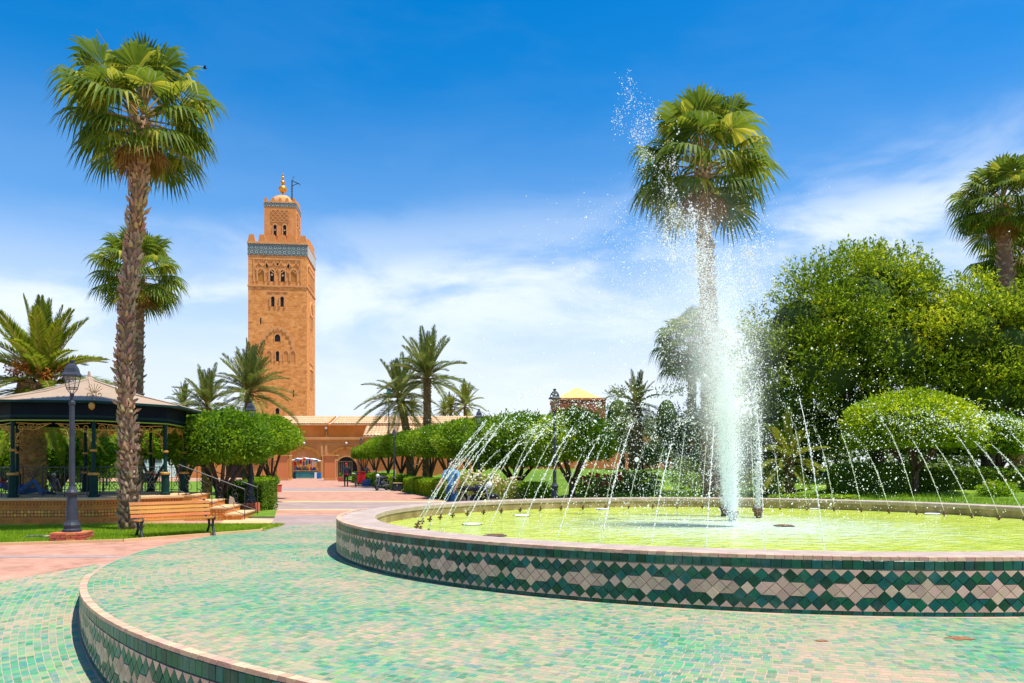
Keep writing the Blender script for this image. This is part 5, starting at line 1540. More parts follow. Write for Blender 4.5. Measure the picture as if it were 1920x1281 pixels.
date_set('canary', 2.6, .42, M['date_lush'], 95, .35)
def date_palm(label, d, path_px, rpx, s, seed, kind='date', counts=(6, 9, 10, 9, 7, 0), rows=40, per=9, base_z=0.0, fruit=False, group='feathery date palms'):
    g = random.Random(seed)
    base = at(path_px[0][0], path_px[0][1], d); base.z = base_z
    t = thing('date_palm', label, 'palm tree', tuple(base), 0, group)
    path = []
    for i, (px, py) in enumerate(path_px):
        p = at(px, py, d) - base
        if i == 0: p.z = -.1
        path.append(p)
    trunk_with_scales(path, [r / F * d for r in rpx], M['scale_date'], M['trunk_date'], t, rows, per, .14, seed, .25)
    top = path[-1]
    for nm, cnt, zo in zip(('up', 'high', 'mid', 'flat', 'low', 'hang'), counts, (.2, .16, .1, .03, -.06, -.14)):
        for k in range(cnt):
            az = 2 * PI * (k + g.uniform(-.3, .3)) / cnt + zo * 11 + seed
            stm, blm = DATES[kind, nm, g.randrange(2)]; s_ = s * g.uniform(.85, 1.12)
            o = link('frond_stalk', stm, None, t, top + UZ * zo * s, (g.uniform(-.15, .15), g.uniform(-.14, .14), az), (s_, s_, s_))
            link('frond', blm, None, o)
    if fruit:
        for k in range(7):
            az = k * .9 + 3.6; r_ = .75 * s
            c = top + Vector((math.cos(az) * r_, math.sin(az) * r_, .42 * s + .18 * math.sin(k * 2.1)))
            mb = MB()
            for q in range(70):
                a_, b_ = g.random() * 6.28, g.random() ** .5 * .30 * s
                tip = c + Vector((math.cos(a_) * b_, math.sin(a_) * b_, g.uniform(-.30, .18) * s))
                mb.tube([top.lerp(c, .8), tip], .006, 3, False); mb.sphere(tip, .03, 5, 3)
            mb.build('fruit_cluster', M['fruit'], t)
    return t
date_palm('stout date palm with orange fruit behind the left of the bandstand', 27.5, [(58, 955), (58, 830), (66, 765), (78, 722)], [26, 26, 34, 40], 1.12, 2, 'canary', (10, 15, 15, 13, 12, 9), 46, 14, 0, True)
date_palm('taller of the two date palms over the promenade trees', 56, [(800, 930), (801, 800), (801, 740), (801, 712)], [8, 7.5, 7, 7.5], 1.38, 3, 'date', (9, 12, 12, 11, 7, 0), 44)
date_palm('shorter leaning date palm left of the taller one', 60, [(772, 935), (766, 830), (757, 780), (750, 748)], [7.5, 7.5, 7, 7.5], 1.32, 5, 'date', (7, 10, 11, 10, 10, 5), 38)
date_palm('date palm in front of the foot of the minaret', 43, [(462, 920), (464, 800), (467, 752), (468, 738)], [8, 7, 7, 8], 1.06, 7, 'date', (9, 12, 12, 11, 7, 0), 30)
date_palm('date palm left of the minaret behind the clipped tree', 41, [(388, 920), (388, 800), (388, 764)], [9, 9, 9], .85, 9, 'date', (6, 8, 9, 8, 5, 0), 26)
date_palm('small date palm right of the bandstand roof', 46, [(345, 915), (345, 800), (344, 762)], [8, 8, 8], .55, 10, 'date', (5, 6, 7, 6, 4, 0), 22)
date_palm('date palm on the mound before the orange wall', 43, [(1198, 892), (1197, 830), (1195, 785), (1194, 762)], [9, 8, 8, 9], .72, 11, 'date', (6, 8, 9, 8, 7, 4), 26, 9, 1.0)
date_palm('second date palm trunk beside the one on the mound', 45, [(1186, 880), (1187, 850), (1188, 810)], [7, 7, 7], .5, 13, 'date', (4, 6, 7, 6, 5, 0), 20, 8, 1.0)
for i, (px, d, top, s, lab) in enumerate(((872, 128, 762, 1.5, 'largest far palm showing above the long roof'), (845, 130, 766, 1.0, 'small far palm left of the largest one above the roof'), (773, 132, 768, .8, 'tiny far palm above the roof between the two date palms'), (833, 134, 770, .8, 'tiny far palm above the roof at the left of the far group'))):
    date_palm(lab, d, [(px, 880), (px, 800), (px, top)], [3.4, 3, 3], s, 30 + i, 'canary', (5, 8, 8, 8, 6, 3), 14, 6, 0, group='far palms above the roof')
date_palm('low bushy palm right of the central jet', 27, [(1478, 915), (1478, 890), (1478, 868)], [9, 9, 9], .62, 41, 'canary', (4, 6, 8, 8, 6, 0), 8, 8, .6)

# ================================================================== WATER
def drops(name, P, rad, label, cat='water', group=None, kind=None):
    me = bpy.data.meshes.new(name)
    me.vertices.add(len(P)); me.vertices.foreach_set('co', np.ascontiguousarray(P, dtype=np.float32).ravel())
    at_ = me.attributes.new('rad', 'FLOAT', 'POINT'); at_.data.foreach_set('value', np.ascontiguousarray(rad, dtype=np.float32))
    me.update()
    o = link(name, me, M['drops'])
    md = o.modifiers.new('drops', 'NODES'); md.node_group = drop_group()
    return tag(o, label, cat, group, kind)
OCT_V = np.array([(1, 0, 0), (-1, 0, 0), (0, 1, 0), (0, -1, 0), (0, 0, 1), (0, 0, -1)], dtype=float)
OCT_F = np.array([(0, 2, 4), (2, 1, 4), (1, 3, 4), (3, 0, 4), (2, 0, 5), (1, 2, 5), (3, 1, 5), (0, 3, 5)])
def drop_solids(name, P, rad, label, cat, group, stretch=None, thread=None):
    n = len(P)
    v = OCT_V[None] * rad[:, None, None]
    if stretch is not None:      # drops drawn out along their flight
        dot = np.einsum('nij,nj->ni', v, stretch); v = v + dot[:, :, None] * stretch[:, None, :] * 1.0
    v = v + P[:, None]
    f = (np.arange(n)[:, None, None] * 6 + OCT_F[None]).reshape(-1, 3)
    if thread is not None:
        b0 = n * 6; tv = np.array([tuple(p) for p in thread.v]); tf = []
        for q in thread.f:
            for k in range(1, len(q) - 1): tf.append((q[0] + b0, q[k] + b0, q[k + 1] + b0))
        v = np.concatenate([v.reshape(-1, 3), tv]); f = np.concatenate([f, np.array(tf)])
    return tag(link(name, np_mesh(name, v, None, f, M['drops'], True)), label, cat, group)
_dg = []
def drop_group():
    if _dg: return _dg[0]
    ng = bpy.data.node_groups.new('drops', 'GeometryNodeTree')
    ng.interface.new_socket('Geometry', in_out='INPUT', socket_type='NodeSocketGeometry')
    ng.interface.new_socket('Geometry', in_out='OUTPUT', socket_type='NodeSocketGeometry')
    a = ng.nodes.new('NodeGroupInput'); b = ng.nodes.new('NodeGroupOutput')
    mp_ = ng.nodes.new('GeometryNodeMeshToPoints'); na = ng.nodes.new('GeometryNodeInputNamedAttribute'); na.data_type = 'FLOAT'; na.inputs[0].default_value = 'rad'
    sm = ng.nodes.new('GeometryNodeSetMaterial'); sm.inputs['Material'].default_value = M['drops']
    ng.links.new(a.outputs[0], mp_.inputs['Mesh']); ng.links.new(na.outputs['Attribute'], mp_.inputs['Radius'])
    ng.links.new(mp_.outputs[0], sm.inputs[0]); ng.links.new(sm.outputs[0], b.inputs[0])
    _dg.append(ng)
    return ng
g = np.random.default_rng(12)
WZ = .33
NR = 6.45; NJ = 58
nozm = MB().tube([(0, 0, -.12), (0, 0, .0), (-.03, 0, .07)], [.022, .022, .018], 8).mesh('pipe', M['nozzle'])
nozb = MB().box((.0, 0, .0), (.10, .05, .03)).mesh('bracket', M['nozzle'])
for k in range(NJ):
    a = 2 * PI * (k + .35) / NJ
    ux, uy = math.cos(a), math.sin(a)
    p0 = Vector((FC.x + NR * ux, FC.y + NR * uy, WZ + .05))
    t = thing('jet_nozzle', 'small rusty angled nozzle standing in the water at the edge of the basin', 'nozzle', tuple(p0), a, 'ring of fountain nozzles')
    link('pipe', nozm, None, t); link('bracket', nozb, None, t)
    # photo: two nozzles at the near right are dry
    if p0.y < 11.0 and p0.x > 4.05: continue
    vy = g.uniform(5.9, 7.3); vx = g.uniform(3.0, 3.7)
    T = 2 * vy / 9.81
    n = 1500
    tt = g.random(n) ** .8 * T * .97
    # a thin thread at first, then broken pulses that scatter
    pulse = .5 + .5 * np.sin(tt * 60 + g.random() * 6); keep = g.random(n) < np.where(tt < .2 * T, .9, .12 + .5 * pulse ** 2) * np.clip(1.12 - 1.45 * tt / T, .07, 1)
    tt = tt[keep]; n = len(tt)
    sp = .004 + .16 * (tt / T) ** 1.8
    vv = 1 + g.normal(0, .02, n) * (tt / T)
    rad_ = NR - vx * tt * vv
    P = np.stack([FC.x + rad_ * ux, FC.y + rad_ * uy, WZ + .1 + vy * tt * vv - 4.905 * tt ** 2], 1) + g.normal(0, 1, (n, 3)) * sp[:, None]
    P[:, 0] -= .12 * tt ** 2
    rd = np.where(tt < .3 * T, .0050, .0060) * np.exp(g.normal(0, .4, n))
    vel = np.stack([-vx * ux + 0 * tt, -vx * uy + 0 * tt, vy - 9.81 * tt], 1); vel /= np.linalg.norm(vel, axis=1)[:, None]
    okz = P[:, 2] > WZ
    th_ = []                             # the unbroken glassy thread at the nozzle
    for q in range(9):
        tq = q / 8 * T * .26
        th_.append((FC.x + (NR - vx * tq) * ux - .12 * tq ** 2, FC.y + (NR - vx * tq) * uy, WZ + .1 + vy * tq - 4.905 * tq ** 2))
    thread = MB().tube(th_, [.0034 + .0005 * (q % 3) for q in range(9)], 5)
    side = 'left' if ux < -.25 else ('right' if ux > .25 else ('near' if uy < 0 else 'far'))
    drop_solids('water_jet', P[okz], rd[okz], 'thin arcing water jet breaking into drops, from the %s side of the basin' % side, 'water jet', 'arcing jets of the %s side' % side, vel[okz], thread)
# central nozzles and the three tall jets
cn = [(1358, 968), (1374, 977), (1421, 971)]
noz = MB().lathe([(.085, -.1), (.085, .10), (.13, .17), (.13, .22), (.09, .23)], 12).mesh('pipe', M['nozzle'])
tops = [(-2.25, 10.0, 'left'), (-.95, 6.7, 'middle'), (-.15, 6.4, 'right')]
for (px, py), (dx, hh, sd) in zip(cn, tops):
    d = ground_d(py, WZ)
    p0 = Vector((gx(px, d), d, WZ))
    t = thing('central_nozzle', 'thick upright %s nozzle at the centre of the basin' % sd, 'nozzle', tuple(p0), 0, 'central nozzles'); link('pipe', noz, None, t)
    n = 22000
    z = hh * g.random(n)
    f = z / hh
    sig = .035 + .15 * f ** 1.2          # rising core that frays with height
    X = p0.x + dx * f ** 2.2 + g.normal(0, 1, n) * sig; Y = p0.y + g.normal(0, 1, n) * sig
    P = np.stack([X, Y, WZ + .2 + z], 1)
    rd = .0072 * np.exp(g.normal(0, .4, n))
    keepc = g.random(n) < np.clip(1.0 - f * 1.35, .02, 1) * (.8 if sd != 'right' else .45)
    L1 = []                              # lumps of water near the top of the jet
    for q in range(30 if sd != 'left' else 46):
        fz = g.uniform(.80, 1.0) if sd != 'left' else g.uniform(.62, 1.0)
        c = np.array([p0.x + dx * fz ** 2.2 + g.normal(0, .26), p0.y + g.normal(0, .25), WZ + hh * fz])
        k = int(g.integers(15, 110) * (1 if sd != 'left' else .8)); L1.append(c + g.normal(0, 1, (k, 3)) * np.array([.07, .07, .18]) * g.uniform(.5, 1.6))
    L1 = np.concatenate(L1); r1 = .0085 * np.exp(g.normal(0, .45, len(L1)))
    drop_solids('water_jet', np.concatenate([P[keepc], L1]), np.concatenate([rd[keepc], r1]), 'tall white %s jet rising from the centre of the fountain' % sd, 'water jet', 'tall central jets')
# falling veil and fine mist round the jets, drifting left
c0 = np.array([4.40, 15.6, 0])
n = 34000
z = 5.6 * g.beta(1.8, 2.1, n)
sx = .04 + .072 * z
X = c0[0] - .03 - .05 * z + g.normal(0, 1, n) * sx; Y = c0[1] + g.normal(0, 1, n) * sx
mist = np.stack([X, Y, WZ + z], 1); rm = .0042 * np.exp(g.normal(0, .35, n))
n2 = 11000
z2 = 6.4 * g.beta(1.5, 1.15, n2); X2 = c0[0] - .75 - .08 * z2 + g.normal(0, 1, n2) * (.55 + .07 * z2); Y2 = c0[1] + g.normal(0, .8, n2)
fall = np.stack([X2, Y2, WZ + z2], 1); rf_ = .0042 * np.exp(g.normal(0, .4, n2))
n3 = 6500     # scattered drops blown wide
X3 = c0[0] - .4 + g.normal(0, 1, n3) * 2.6; Y3 = c0[1] + g.normal(0, 1.8, n3); z3 = np.abs(g.normal(0, 2.0, n3))
ok = (z3 < 6) & (np.hypot(X3 - FC.x, Y3 - FC.y) < 7)
wide = np.stack([X3, Y3, WZ + z3], 1)[ok]; rw = .0048 * np.exp(g.normal(0, .45, ok.sum()))
drops('water_spray', np.concatenate([mist, fall, wide]), np.concatenate([rm, rf_, rw]), 'white spray and mist falling round the central jets', 'spray', None, 'stuff')
# the soft mist itself: thin water haze round the column, wholly over the basin
mm_, nt, b = base_mat('fountain_mist')
nt.nodes.remove(b)
tc_ = N(nt, 'ShaderNodeTexCoord'); sp_ = N(nt, 'ShaderNodeSeparateXYZ'); nt.links.new(tc_.outputs['Object'], sp_.inputs[0])
xo = math_node(nt, 'ADD', sp_.outputs[0], math_node(nt, 'MULTIPLY', math_node(nt, 'POWER', math_node(nt, 'MAXIMUM', sp_.outputs[2], 0), 1.6), .055))
r2_ = math_node(nt, 'ADD', math_node(nt, 'MULTIPLY', xo, xo), math_node(nt, 'MULTIPLY', sp_.outputs[1], sp_.outputs[1]))
sg_ = math_node(nt, 'ADD', math_node(nt, 'MULTIPLY', sp_.outputs[2], .13), .16)
ex_ = math_node(nt, 'POWER', 2.71828, math_node(nt, 'MULTIPLY', math_node(nt, 'DIVIDE', r2_, math_node(nt, 'MULTIPLY', sg_, sg_)), -1))
nm_ = N(nt, 'ShaderNodeTexNoise'); nm_.inputs['Scale'].default_value = 1.5; nm_.inputs['Detail'].default_value = 3; nt.links.new(tc_.outputs['Object'], nm_.inputs['Vector'])
nr_ = ramp(nt, nm_.outputs[0], [(.3, (.25,)*3), (.7, (1.6,)*3)])
fz_ = ramp(nt, math_node(nt, 'DIVIDE', sp_.outputs[2], 6.6), [(0.0, (.15,)*3), (.2, (.7,)*3), (.42, (1,)*3), (.62, (.35,)*3), (.8, (.14,)*3), (1, (0,)*3)])
dn_ = math_node(nt, 'MULTIPLY', math_node(nt, 'MULTIPLY', math_node(nt, 'MULTIPLY', ex_, nr_), fz_), 1.05)
pv_ = N(nt, 'ShaderNodeVolumePrincipled'); pv_.inputs['Color'].default_value = (.97, .98, 1, 1); pv_.inputs['Anisotropy'].default_value = .2
nt.links.new(dn_, pv_.inputs['Density'])
nt.links.new(pv_.outputs[0], [x_ for x_ in nt.nodes if x_.type == 'OUTPUT_MATERIAL'][0].inputs['Volume'])
o = MB().lathe([(.5, .05), (1.1, 1.5), (2.0, 4.0), (2.6, 6.6)], 20).build('water_mist', mm_, None, (4.42, 15.6, WZ))
tag(o, 'soft white mist hanging round the central jets', 'mist', kind='stuff')
# pale floating lamp covers in the basin
for px, py, lab in ((885, 982, 'round pale underwater light at the left of the basin'), (978, 966, 'round pale underwater light in the left middle of the basin'), (928, 1003, 'round light at the near left of the basin'), (1130, 954, 'round pale underwater light near the far rim'), (1528, 953, 'round pale underwater light right of the jets'), (1748, 963, 'round pale underwater light at the far right'), (1470, 985, 'dark light fitting right of the central jets')):
    d = ground_d(py, WZ + .02)
    t = thing('basin_light', lab, 'light', (gx(px, d), d, WZ), random.random() * 6, 'basin lights')
    MB().lathe([(.17, -.03), (.19, .012), (.16, .028)], 18).build('lens', M['white'] if 'pale' in lab else M['nozzle'], t)
    MB().lathe([(.19, -.05), (.21, -.02), (.21, .010), (.19, .014)], 18, cap=False).build('ring', M['greymetal'], t)
# ================================================================== PEOPLE
def figure(name, label, loc, rz, J, mats, zones, s=1.0, hair='hair', group=None):
    """J: joint name -> (x,y,z,r); one continuous skinned body; zones colour faces by test on rest position"""
    t = thing(name, label, 'person', loc, rz, group)
    E = [('pelvis', 'waist'), ('waist', 'chest'), ('chest', 'neck'), ('neck', 'head'), ('head', 'crown'), ('head', 'nose')]
    for sd in 'lr':
        E += [('chest', 'sh' + sd), ('sh' + sd, 'el' + sd), ('el' + sd, 'wr' + sd), ('wr' + sd, 'pa' + sd), ('pelvis', 'hi' + sd), ('hi' + sd, 'kn' + sd), ('kn' + sd, 'an' + sd), ('an' + sd, 'to' + sd)]
        w, p = Vector(J['wr' + sd][:3]), Vector(J['pa' + sd][:3])
        dd = (p - w).normalized(); sdv = dd.cross(Vector((1, .2, .1))).normalized()
        for q, (o_, l_) in enumerate(((-.030, .060), (-.010, .075), (.010, .080), (.030, .068))):
            a = p + sdv * o_ + dd * .02; b = a + dd * l_
            J['f%d%s' % (q, sd)] = (*a, .010); J['g%d%s' % (q, sd)] = (*b, .008)
            E += [('pa' + sd, 'f%d%s' % (q, sd)), ('f%d%s' % (q, sd), 'g%d%s' % (q, sd))]
        a = w.lerp(p, .4) + sdv * .05; J['th' + sd] = (*a, .011); b = a + dd * .05 + sdv * .012; J['tk' + sd] = (*b, .009)
        E += [('wr' + sd, 'th' + sd), ('th' + sd, 'tk' + sd)]
    names = list(J); ix = {n_: i for i, n_ in enumerate(names)}
    me = bpy.data.meshes.new('body'); me.from_pydata([J[n_][:3] for n_ in names], [(ix[a], ix[b]) for a, b in E], [])
    o = bpy.data.objects.new('tmp', me); col.objects.link(o)
    md = o.modifiers.new('skin', 'SKIN'); md.branch_smoothing = .6
    lay = me.skin_vertices[0].data
    for i, n_ in enumerate(names):
        r = J[n_][3]; lay[i].radius = (r, r) if not hasattr(r, '__len__') else r
        lay[i].use_root = (n_ == 'pelvis')
    o.modifiers.new('sub', 'SUBSURF').levels = 2
    bpy.context.view_layer.update()
    dg = bpy.context.evaluated_depsgraph_get()
    bm_ = bpy.data.meshes.new_from_object(o.evaluated_get(dg))
    bm_.name = 'body'
    bpy.data.objects.remove(o)
    bm_.materials.clear()
    for m_ in mats: bm_.materials.append(m_)
    for p in bm_.polygons:
        p.use_smooth = True; p.material_index = zones(p.center)
    b = link('body', bm_, None, t, scale=(s, s, s))
    hd = Vector(J['head'][:3]); cr = Vector(J['crown'][:3]); r = J['head'][3]; r = r[0] if hasattr(r, '__len__') else r
    upv = (cr - Vector(J['neck'][:3])).normalized(); fw = (Vector(J['nose'][:3]) - hd); fw = (fw - upv * fw.dot(upv)).normalized()
    hc = hd * .45 + cr * .55
    mb = MB().sphere(tuple(hc - fw * .018 + upv * .012), (r * 1.06, r * 1.14, r * 1.10), 14, 9)
    mb.v = [v if not ((Vector(v) - hc).dot(fw) > r * .35 and (Vector(v) - hc).dot(upv) < r * .55) else tuple(hc + (Vector(v) - hc) * .72) for v in mb.v]
    mb.build('hair' if hair == 'hair' else 'cap', M[hair], b, smooth=True)
    side = upv.cross(fw).normalized()
    for sg in (-1, 1):
        MB().sphere(tuple(hd + fw * r * .92 + side * (sg * r * .36) + upv * .012), .012, 6, 5).build('eye', M['hair'], b)
        MB().sphere(tuple(hd + side * (sg * r * .98) - upv * .005), (.018, .02, .032), 6, 5).build('ear', M['skin'], b)
    return t
def stand(lean=0.0, arm_l=0.0, arm_r=0.0, stride=0.0, el=.35):
    """standing / walking joints facing -y, 1.72 m"""
    J = {'pelvis': (0, 0, .95, (.145, .105)), 'waist': (0, .005, 1.10, (.135, .10)), 'chest': (0, .01, 1.34, (.165, .115)), 'neck': (0, 0, 1.475, .052), 'head': (0, -.02, 1.57, (.078, .092)), 'crown': (0, -.015, 1.66, (.07, .08)), 'nose': (0, -.105, 1.56, .016)}
    for sd, sg, ar, stv in (('l', 1, arm_l, stride), ('r', -1, arm_r, -stride)):
        J['sh' + sd] = (sg * .185, .01, 1.405, .062)
        ex = sg * .25; ey = .01 - math.sin(ar) * .28; ez = 1.405 - math.cos(ar) * .28
        J['el' + sd] = (ex, ey, ez, .046)
        J['wr' + sd] = (ex - sg * .01, ey - math.sin(ar + el) * .25, ez - math.cos(ar + el) * .25, .032)
        J['pa' + sd] = (ex - sg * .01, ey - math.sin(ar + el) * .33, ez - math.cos(ar + el) * .33, (.034, .022))
        J['hi' + sd] = (sg * .095, 0, .88, .095)
        J['kn' + sd] = (sg * .10, -stv * .5 - .02, .48, .066)
        J['an' + sd] = (sg * .10, -stv + (.06 if stv < 0 else 0), .085, .045)
        J['to' + sd] = (sg * .115, -stv - .13, .035, .036)
    return J
M['jacket'] = pm('dark_navy_jacket', (.012, .014, .03), (.02, .022, .04), 8, .7)
M['trousers'] = pm('dark_trousers', (.014, .013, .02), None, 8, .8)
M['tee'] = pm('light_blue_shirt', (.16, .33, .58), (.12, .26, .48), 9, .85, .2, 40)
M['jeans'] = pm('blue_jeans', (.035, .12, .27), (.025, .085, .20), 10, .85, .2, 60)
M['shoes'] = pm('dark_shoes', (.02, .018, .016), None, 6, .7)
def zone_std(c):
    if c.z < .11: return 3
    if c.z < 1.0 and abs(c.x) < .215: return 1
    if c.z > 1.475: return 2
    return 0
def zone_walk(c):
    if c.z < .10: return 3
    if c.z < .88 and abs(c.x) < .22: return 1
    if .88 <= c.z < .96 and abs(c.x) < .2: return 4
    if c.z > 1.47: return 2
    if abs(c.x) > .225 and c.z < .92: return 2
    return 0
d = 57.5
figure('person', 'person in dark jacket and red cap walking away down the promenade', (gx(649, d), d, 0), PI + R(10), stand(arm_l=-.25, arm_r=.35, stride=.16), [M['jacket'], M['trousers'], M['skin'], M['shoes'], M['red']], zone_walk, 1.02, 'red')
def zone_tee(c):
    if c.z < .11: return 3
    if c.z < 1.0 and abs(c.x) < .215: return 1
    if c.z > 1.475: return 2
    if abs(c.x) > .2 and c.z < 1.22: return 2
    return 0
d = 21.6
figure('person', 'man in light blue shirt and jeans standing behind the fountain rim', (gx(846, d), d, 0), R(-28), stand(arm_l=.1, arm_r=.35, stride=.06, el=.55), [M['tee'], M['jeans'], M['skin'], M['shoes']], zone_tee, 1.0)
# person lying back on the bandstand floor, knees drawn up
J = {'pelvis': (0, 0, .13, (.14, .11)), 'waist': (-.14, 0, .16, (.12, .11)), 'chest': (-.36, 0, .28, (.15, .12)), 'neck': (-.47, 0, .38, .052), 'head': (-.53, -.02, .47, (.08, .09)), 'crown': (-.58, -.02, .55, (.07, .08)), 'nose': (-.46, -.05, .51, .016)}
for sd, sg in (('l', 1), ('r', -1)):
    J['sh' + sd] = (-.40, sg * .18, .32, .06); J['el' + sd] = (-.22, sg * .26, .20, .046); J['wr' + sd] = (-.02, sg * .16, .26, .032); J['pa' + sd] = (.05, sg * .10, .28, .03)
    J['hi' + sd] = (.06, sg * .10, .13, .09)
    J['kn' + sd] = (.40, sg * .10, .44 if sg < 0 else .18, .064); J['an' + sd] = (.58 if sg < 0 else .78, sg * .10, .07, .044); J['to' + sd] = (.68 if sg < 0 else .86, sg * .10, .06, .035)
M['redtop'] = pm('red_top', (.50, .02, .03), (.4, .02, .05), 6, .8)
M['bluejacket'] = pm('blue_jacket', (.03, .09, .30), (.02, .06, .22), 6, .8)
figure('person', 'person in red and blue clothes lying on the bandstand floor', (gx(36, 20.9), 20.95, FZ), R(6), J, [M['redtop'], M['jeans'], M['skin'], M['shoes'], M['bluejacket']],
       lambda c: 2 if c.x < -.46 and c.z > .36 else (3 if c.x > .62 and c.z < .12 else (1 if c.x > .05 else (4 if c.x > -.22 or abs(c.y) > .14 else 0))), 1.0)
d = 30
figure('person', 'person with white cap standing on the grass seen through the bandstand', (gx(101, d), d, 0.03), R(60), stand(arm_l=.2, arm_r=.3, stride=.1), [M['jacket'], M['trousers'], M['skin'], M['shoes']], zone_std, .72, 'white')
d = 64
figure('person', 'person in dark clothes beside the red cart', (gx(688, d), d, 0), R(40), stand(arm_l=.2, arm_r=.5), [M['jacket'], M['trousers'], M['skin'], M['shoes']], zone_std, .95)

# ================================================================== VEHICLES, STALL, SMALL THINGS
def wheel(r, w, spokes, parent, loc, rz=0):
    mb = MB(); n = 24
    mb.tube([(r * math.cos(2 * PI * i / n), 0, r * math.sin(2 * PI * i / n)) for i in range(n + 1)], w, 6, False)
    o = mb.build('wheel', M['rubber'], parent, loc, rz)
    sb = MB()
    for i in range(spokes): sb.bar((0, 0, 0), (r * .95 * math.cos(2 * PI * i / spokes), 0, r * .95 * math.sin(2 * PI * i / spokes)), .008)
    sb.tube([(0, -.04, 0), (0, .04, 0)], .03, 8)
    sb.tube([(r * .9 * math.cos(2 * PI * i / n), 0, r * .9 * math.sin(2 * PI * i / n)) for i in range(n + 1)], .012, 5, False)
    sb.build('rim', M['chrome'], o)
def bicycle(label, loc, rz):
    t = thing('bicycle', label, 'bicycle', loc, rz)
    wheel(.33, .022, 18, t, (-.52, 0, .345)); wheel(.33, .022, 18, t, (.52, 0, .345), R(14))
    mb = MB(); bb = (-.06, 0, .28); se = (-.2, 0, .82); hd = (.40, 0, .86)
    for a, b in ((bb, se), (se, hd), (bb, (.41, 0, .76)), ((-.52, 0, .345), bb), ((-.52, 0, .345), (-.18, 0, .75)), (hd, (.52, 0, .345))): mb.tube([a, b], .016, 6)
    mb.build('frame', M['greeniron'], t)
    MB().tube([(.38, -.28, 1.0), (.42, -.1, .98), (.40, 0, .94), (.42, .1, .98), (.38, .28, 1.0)], .013, 6).build('handlebar', M['chrome'], t)
    MB().add([(-.34, -.07, .93), (-.34, .07, .93), (-.06, 0, .92), (-.34, -.06, .87), (-.34, .06, .87), (-.08, 0, .87)], [(0, 2, 1), (3, 4, 5), (0, 1, 4, 3), (1, 2, 5, 4), (2, 0, 3, 5)]).build('saddle', M['rubber'], t)
    MB().box((.62, 0, .95), (.3, .3, .2)).build('basket', M['greeniron'], t)
bicycle('bicycle standing beside the walking person on the promenade', (gx(667, 57), 57, 0), R(100))
def motorbike(label, loc, rz, mat):
    t = thing('motorbike', label, 'motorbike', loc, rz)
    wheel(.28, .055, 9, t, (-.6, 0, .33)); wheel(.28, .055, 9, t, (.6, 0, .33), R(10))
    mb = MB().sphere((.12, 0, .78), (.30, .14, .15), 12, 8); mb.sphere((-.02, 0, .45), (.26, .16, .18), 10, 7); mb.build('tank', mat, t, smooth=True)
    MB().sphere((-.40, 0, .80), (.38, .14, .09), 12, 7).build('seat', M['rubber'], t, smooth=True)
    MB().box((-.1, 0, .42), (.4, .26, .3), taper=.8).build('engine', M['chrome'], t)
    fk = MB()
    for s_ in (-.09, .09): fk.tube([(.60, s_, .33), (.42, s_, .95)], .024, 6); fk.tube([(-.6, s_ * 1.2, .33), (-.45, s_ * 1.2, .74)], .024, 6)
    fk.build('fork', M['chrome'], t)
    MB().tube([(.30, -.36, 1.08), (.40, -.12, 1.04), (.40, .12, 1.04), (.30, .36, 1.08)], .016, 6).build('handlebar', M['rubber'], t)
    MB().sphere((.52, 0, .93), (.09, .11, .11), 10, 7).build('headlight', M['white'], t)
    for s_ in (-1, 1): MB().sphere((.36, s_ * .30, 1.22), (.015, .07, .05), 8, 5).build('mirror', M['chrome'], t)
    MB().sphere((.60, 0, .58), (.30, .07, .09), 10, 6).build('mudguard', mat, t)
    MB().tube([(-.05, .18, .3), (-.85, .2, .36)], .045, 8).build('exhaust', M['chrome'], t)
motorbike('grey motorbike parked against the far hedge, front towards the viewer', (gx(716, 49.5), 49.5, 0), R(-110), M['greymetal'])
motorbike('dark blue motorbike parked behind the fountain rim right of the man', (gx(893, 25.4), 25.4, 0.0), R(-35), M['jacket'])
# market stall
d = 97
stall = thing('market_stall', 'market stall under a sagging white cloth awning full of coloured goods', 'stall', (gx(574, d), d, 0))
g2 = np.random.default_rng(4); vs = []; fs = []
nx_, ny_ = 14, 6
for i in range(nx_ + 1):
    for j in range(ny_ + 1):
        u = i / nx_ - .5; v = j / ny_ - .5
        vs.append((u * 4.0, v * 2.4, 2.55 - .9 * u * u * 1.6 - .25 * (v + .5) * .5 + .06 * math.sin(i * 1.9) + (0 if 0 < j else -.12)))
for i in range(nx_):
    for j in range(ny_): fs.append((i * (ny_ + 1) + j, (i + 1) * (ny_ + 1) + j, (i + 1) * (ny_ + 1) + j + 1, i * (ny_ + 1) + j + 1))
MB().add(vs, fs).build('awning', M['white'], stall)
st_ = MB()
for k in (-.8, .6, 1.5): st_.box((k, -1.22, 2.38 - .3 * abs(k) * .4), (.5, .03, .2))
st_.build('awning_stripe', M['blue'], stall)
MB().box((0.1, -1.24, 2.36), (.28, .05, .32)).build('red_pennant', M['red'], stall)
for xx in (-1.6, -.6, .9, 1.7): MB().tube([(xx, -.95, 0), (xx, -.95, 2.25)], .035, 6).build('pole', M['trunk_date'], stall)
MB().box((.1, -.5, .5), (2.6, 1.0, .85)).build('counter', M['teal'], stall)
MB().box((.1, -.5, .98), (2.8, 1.1, .10)).build('counter_top', M['kbase'], stall)
MB().box((-1.75, .2, 1.1), (.9, 1.5, 2.0), taper=.8).build('side_cloth', M['ochre_trim'], stall)
cols_ = ['red', 'blue', 'white', 'goldpaint', 'teal', 'flower_pink', 'redtop', 'bluejacket']
for k in range(26):
    xx = -1.1 + 2.4 * g2.random(); zz = 1.03
    hgt = .18 + .3 * g2.random()
    MB().lathe([(.10, 0), (.13, hgt * .4), (.09, hgt * .9), (.05, hgt)], 8).build('goods', M[cols_[k % 8]], stall, (xx, -.95 + .7 * g2.random(), zz))
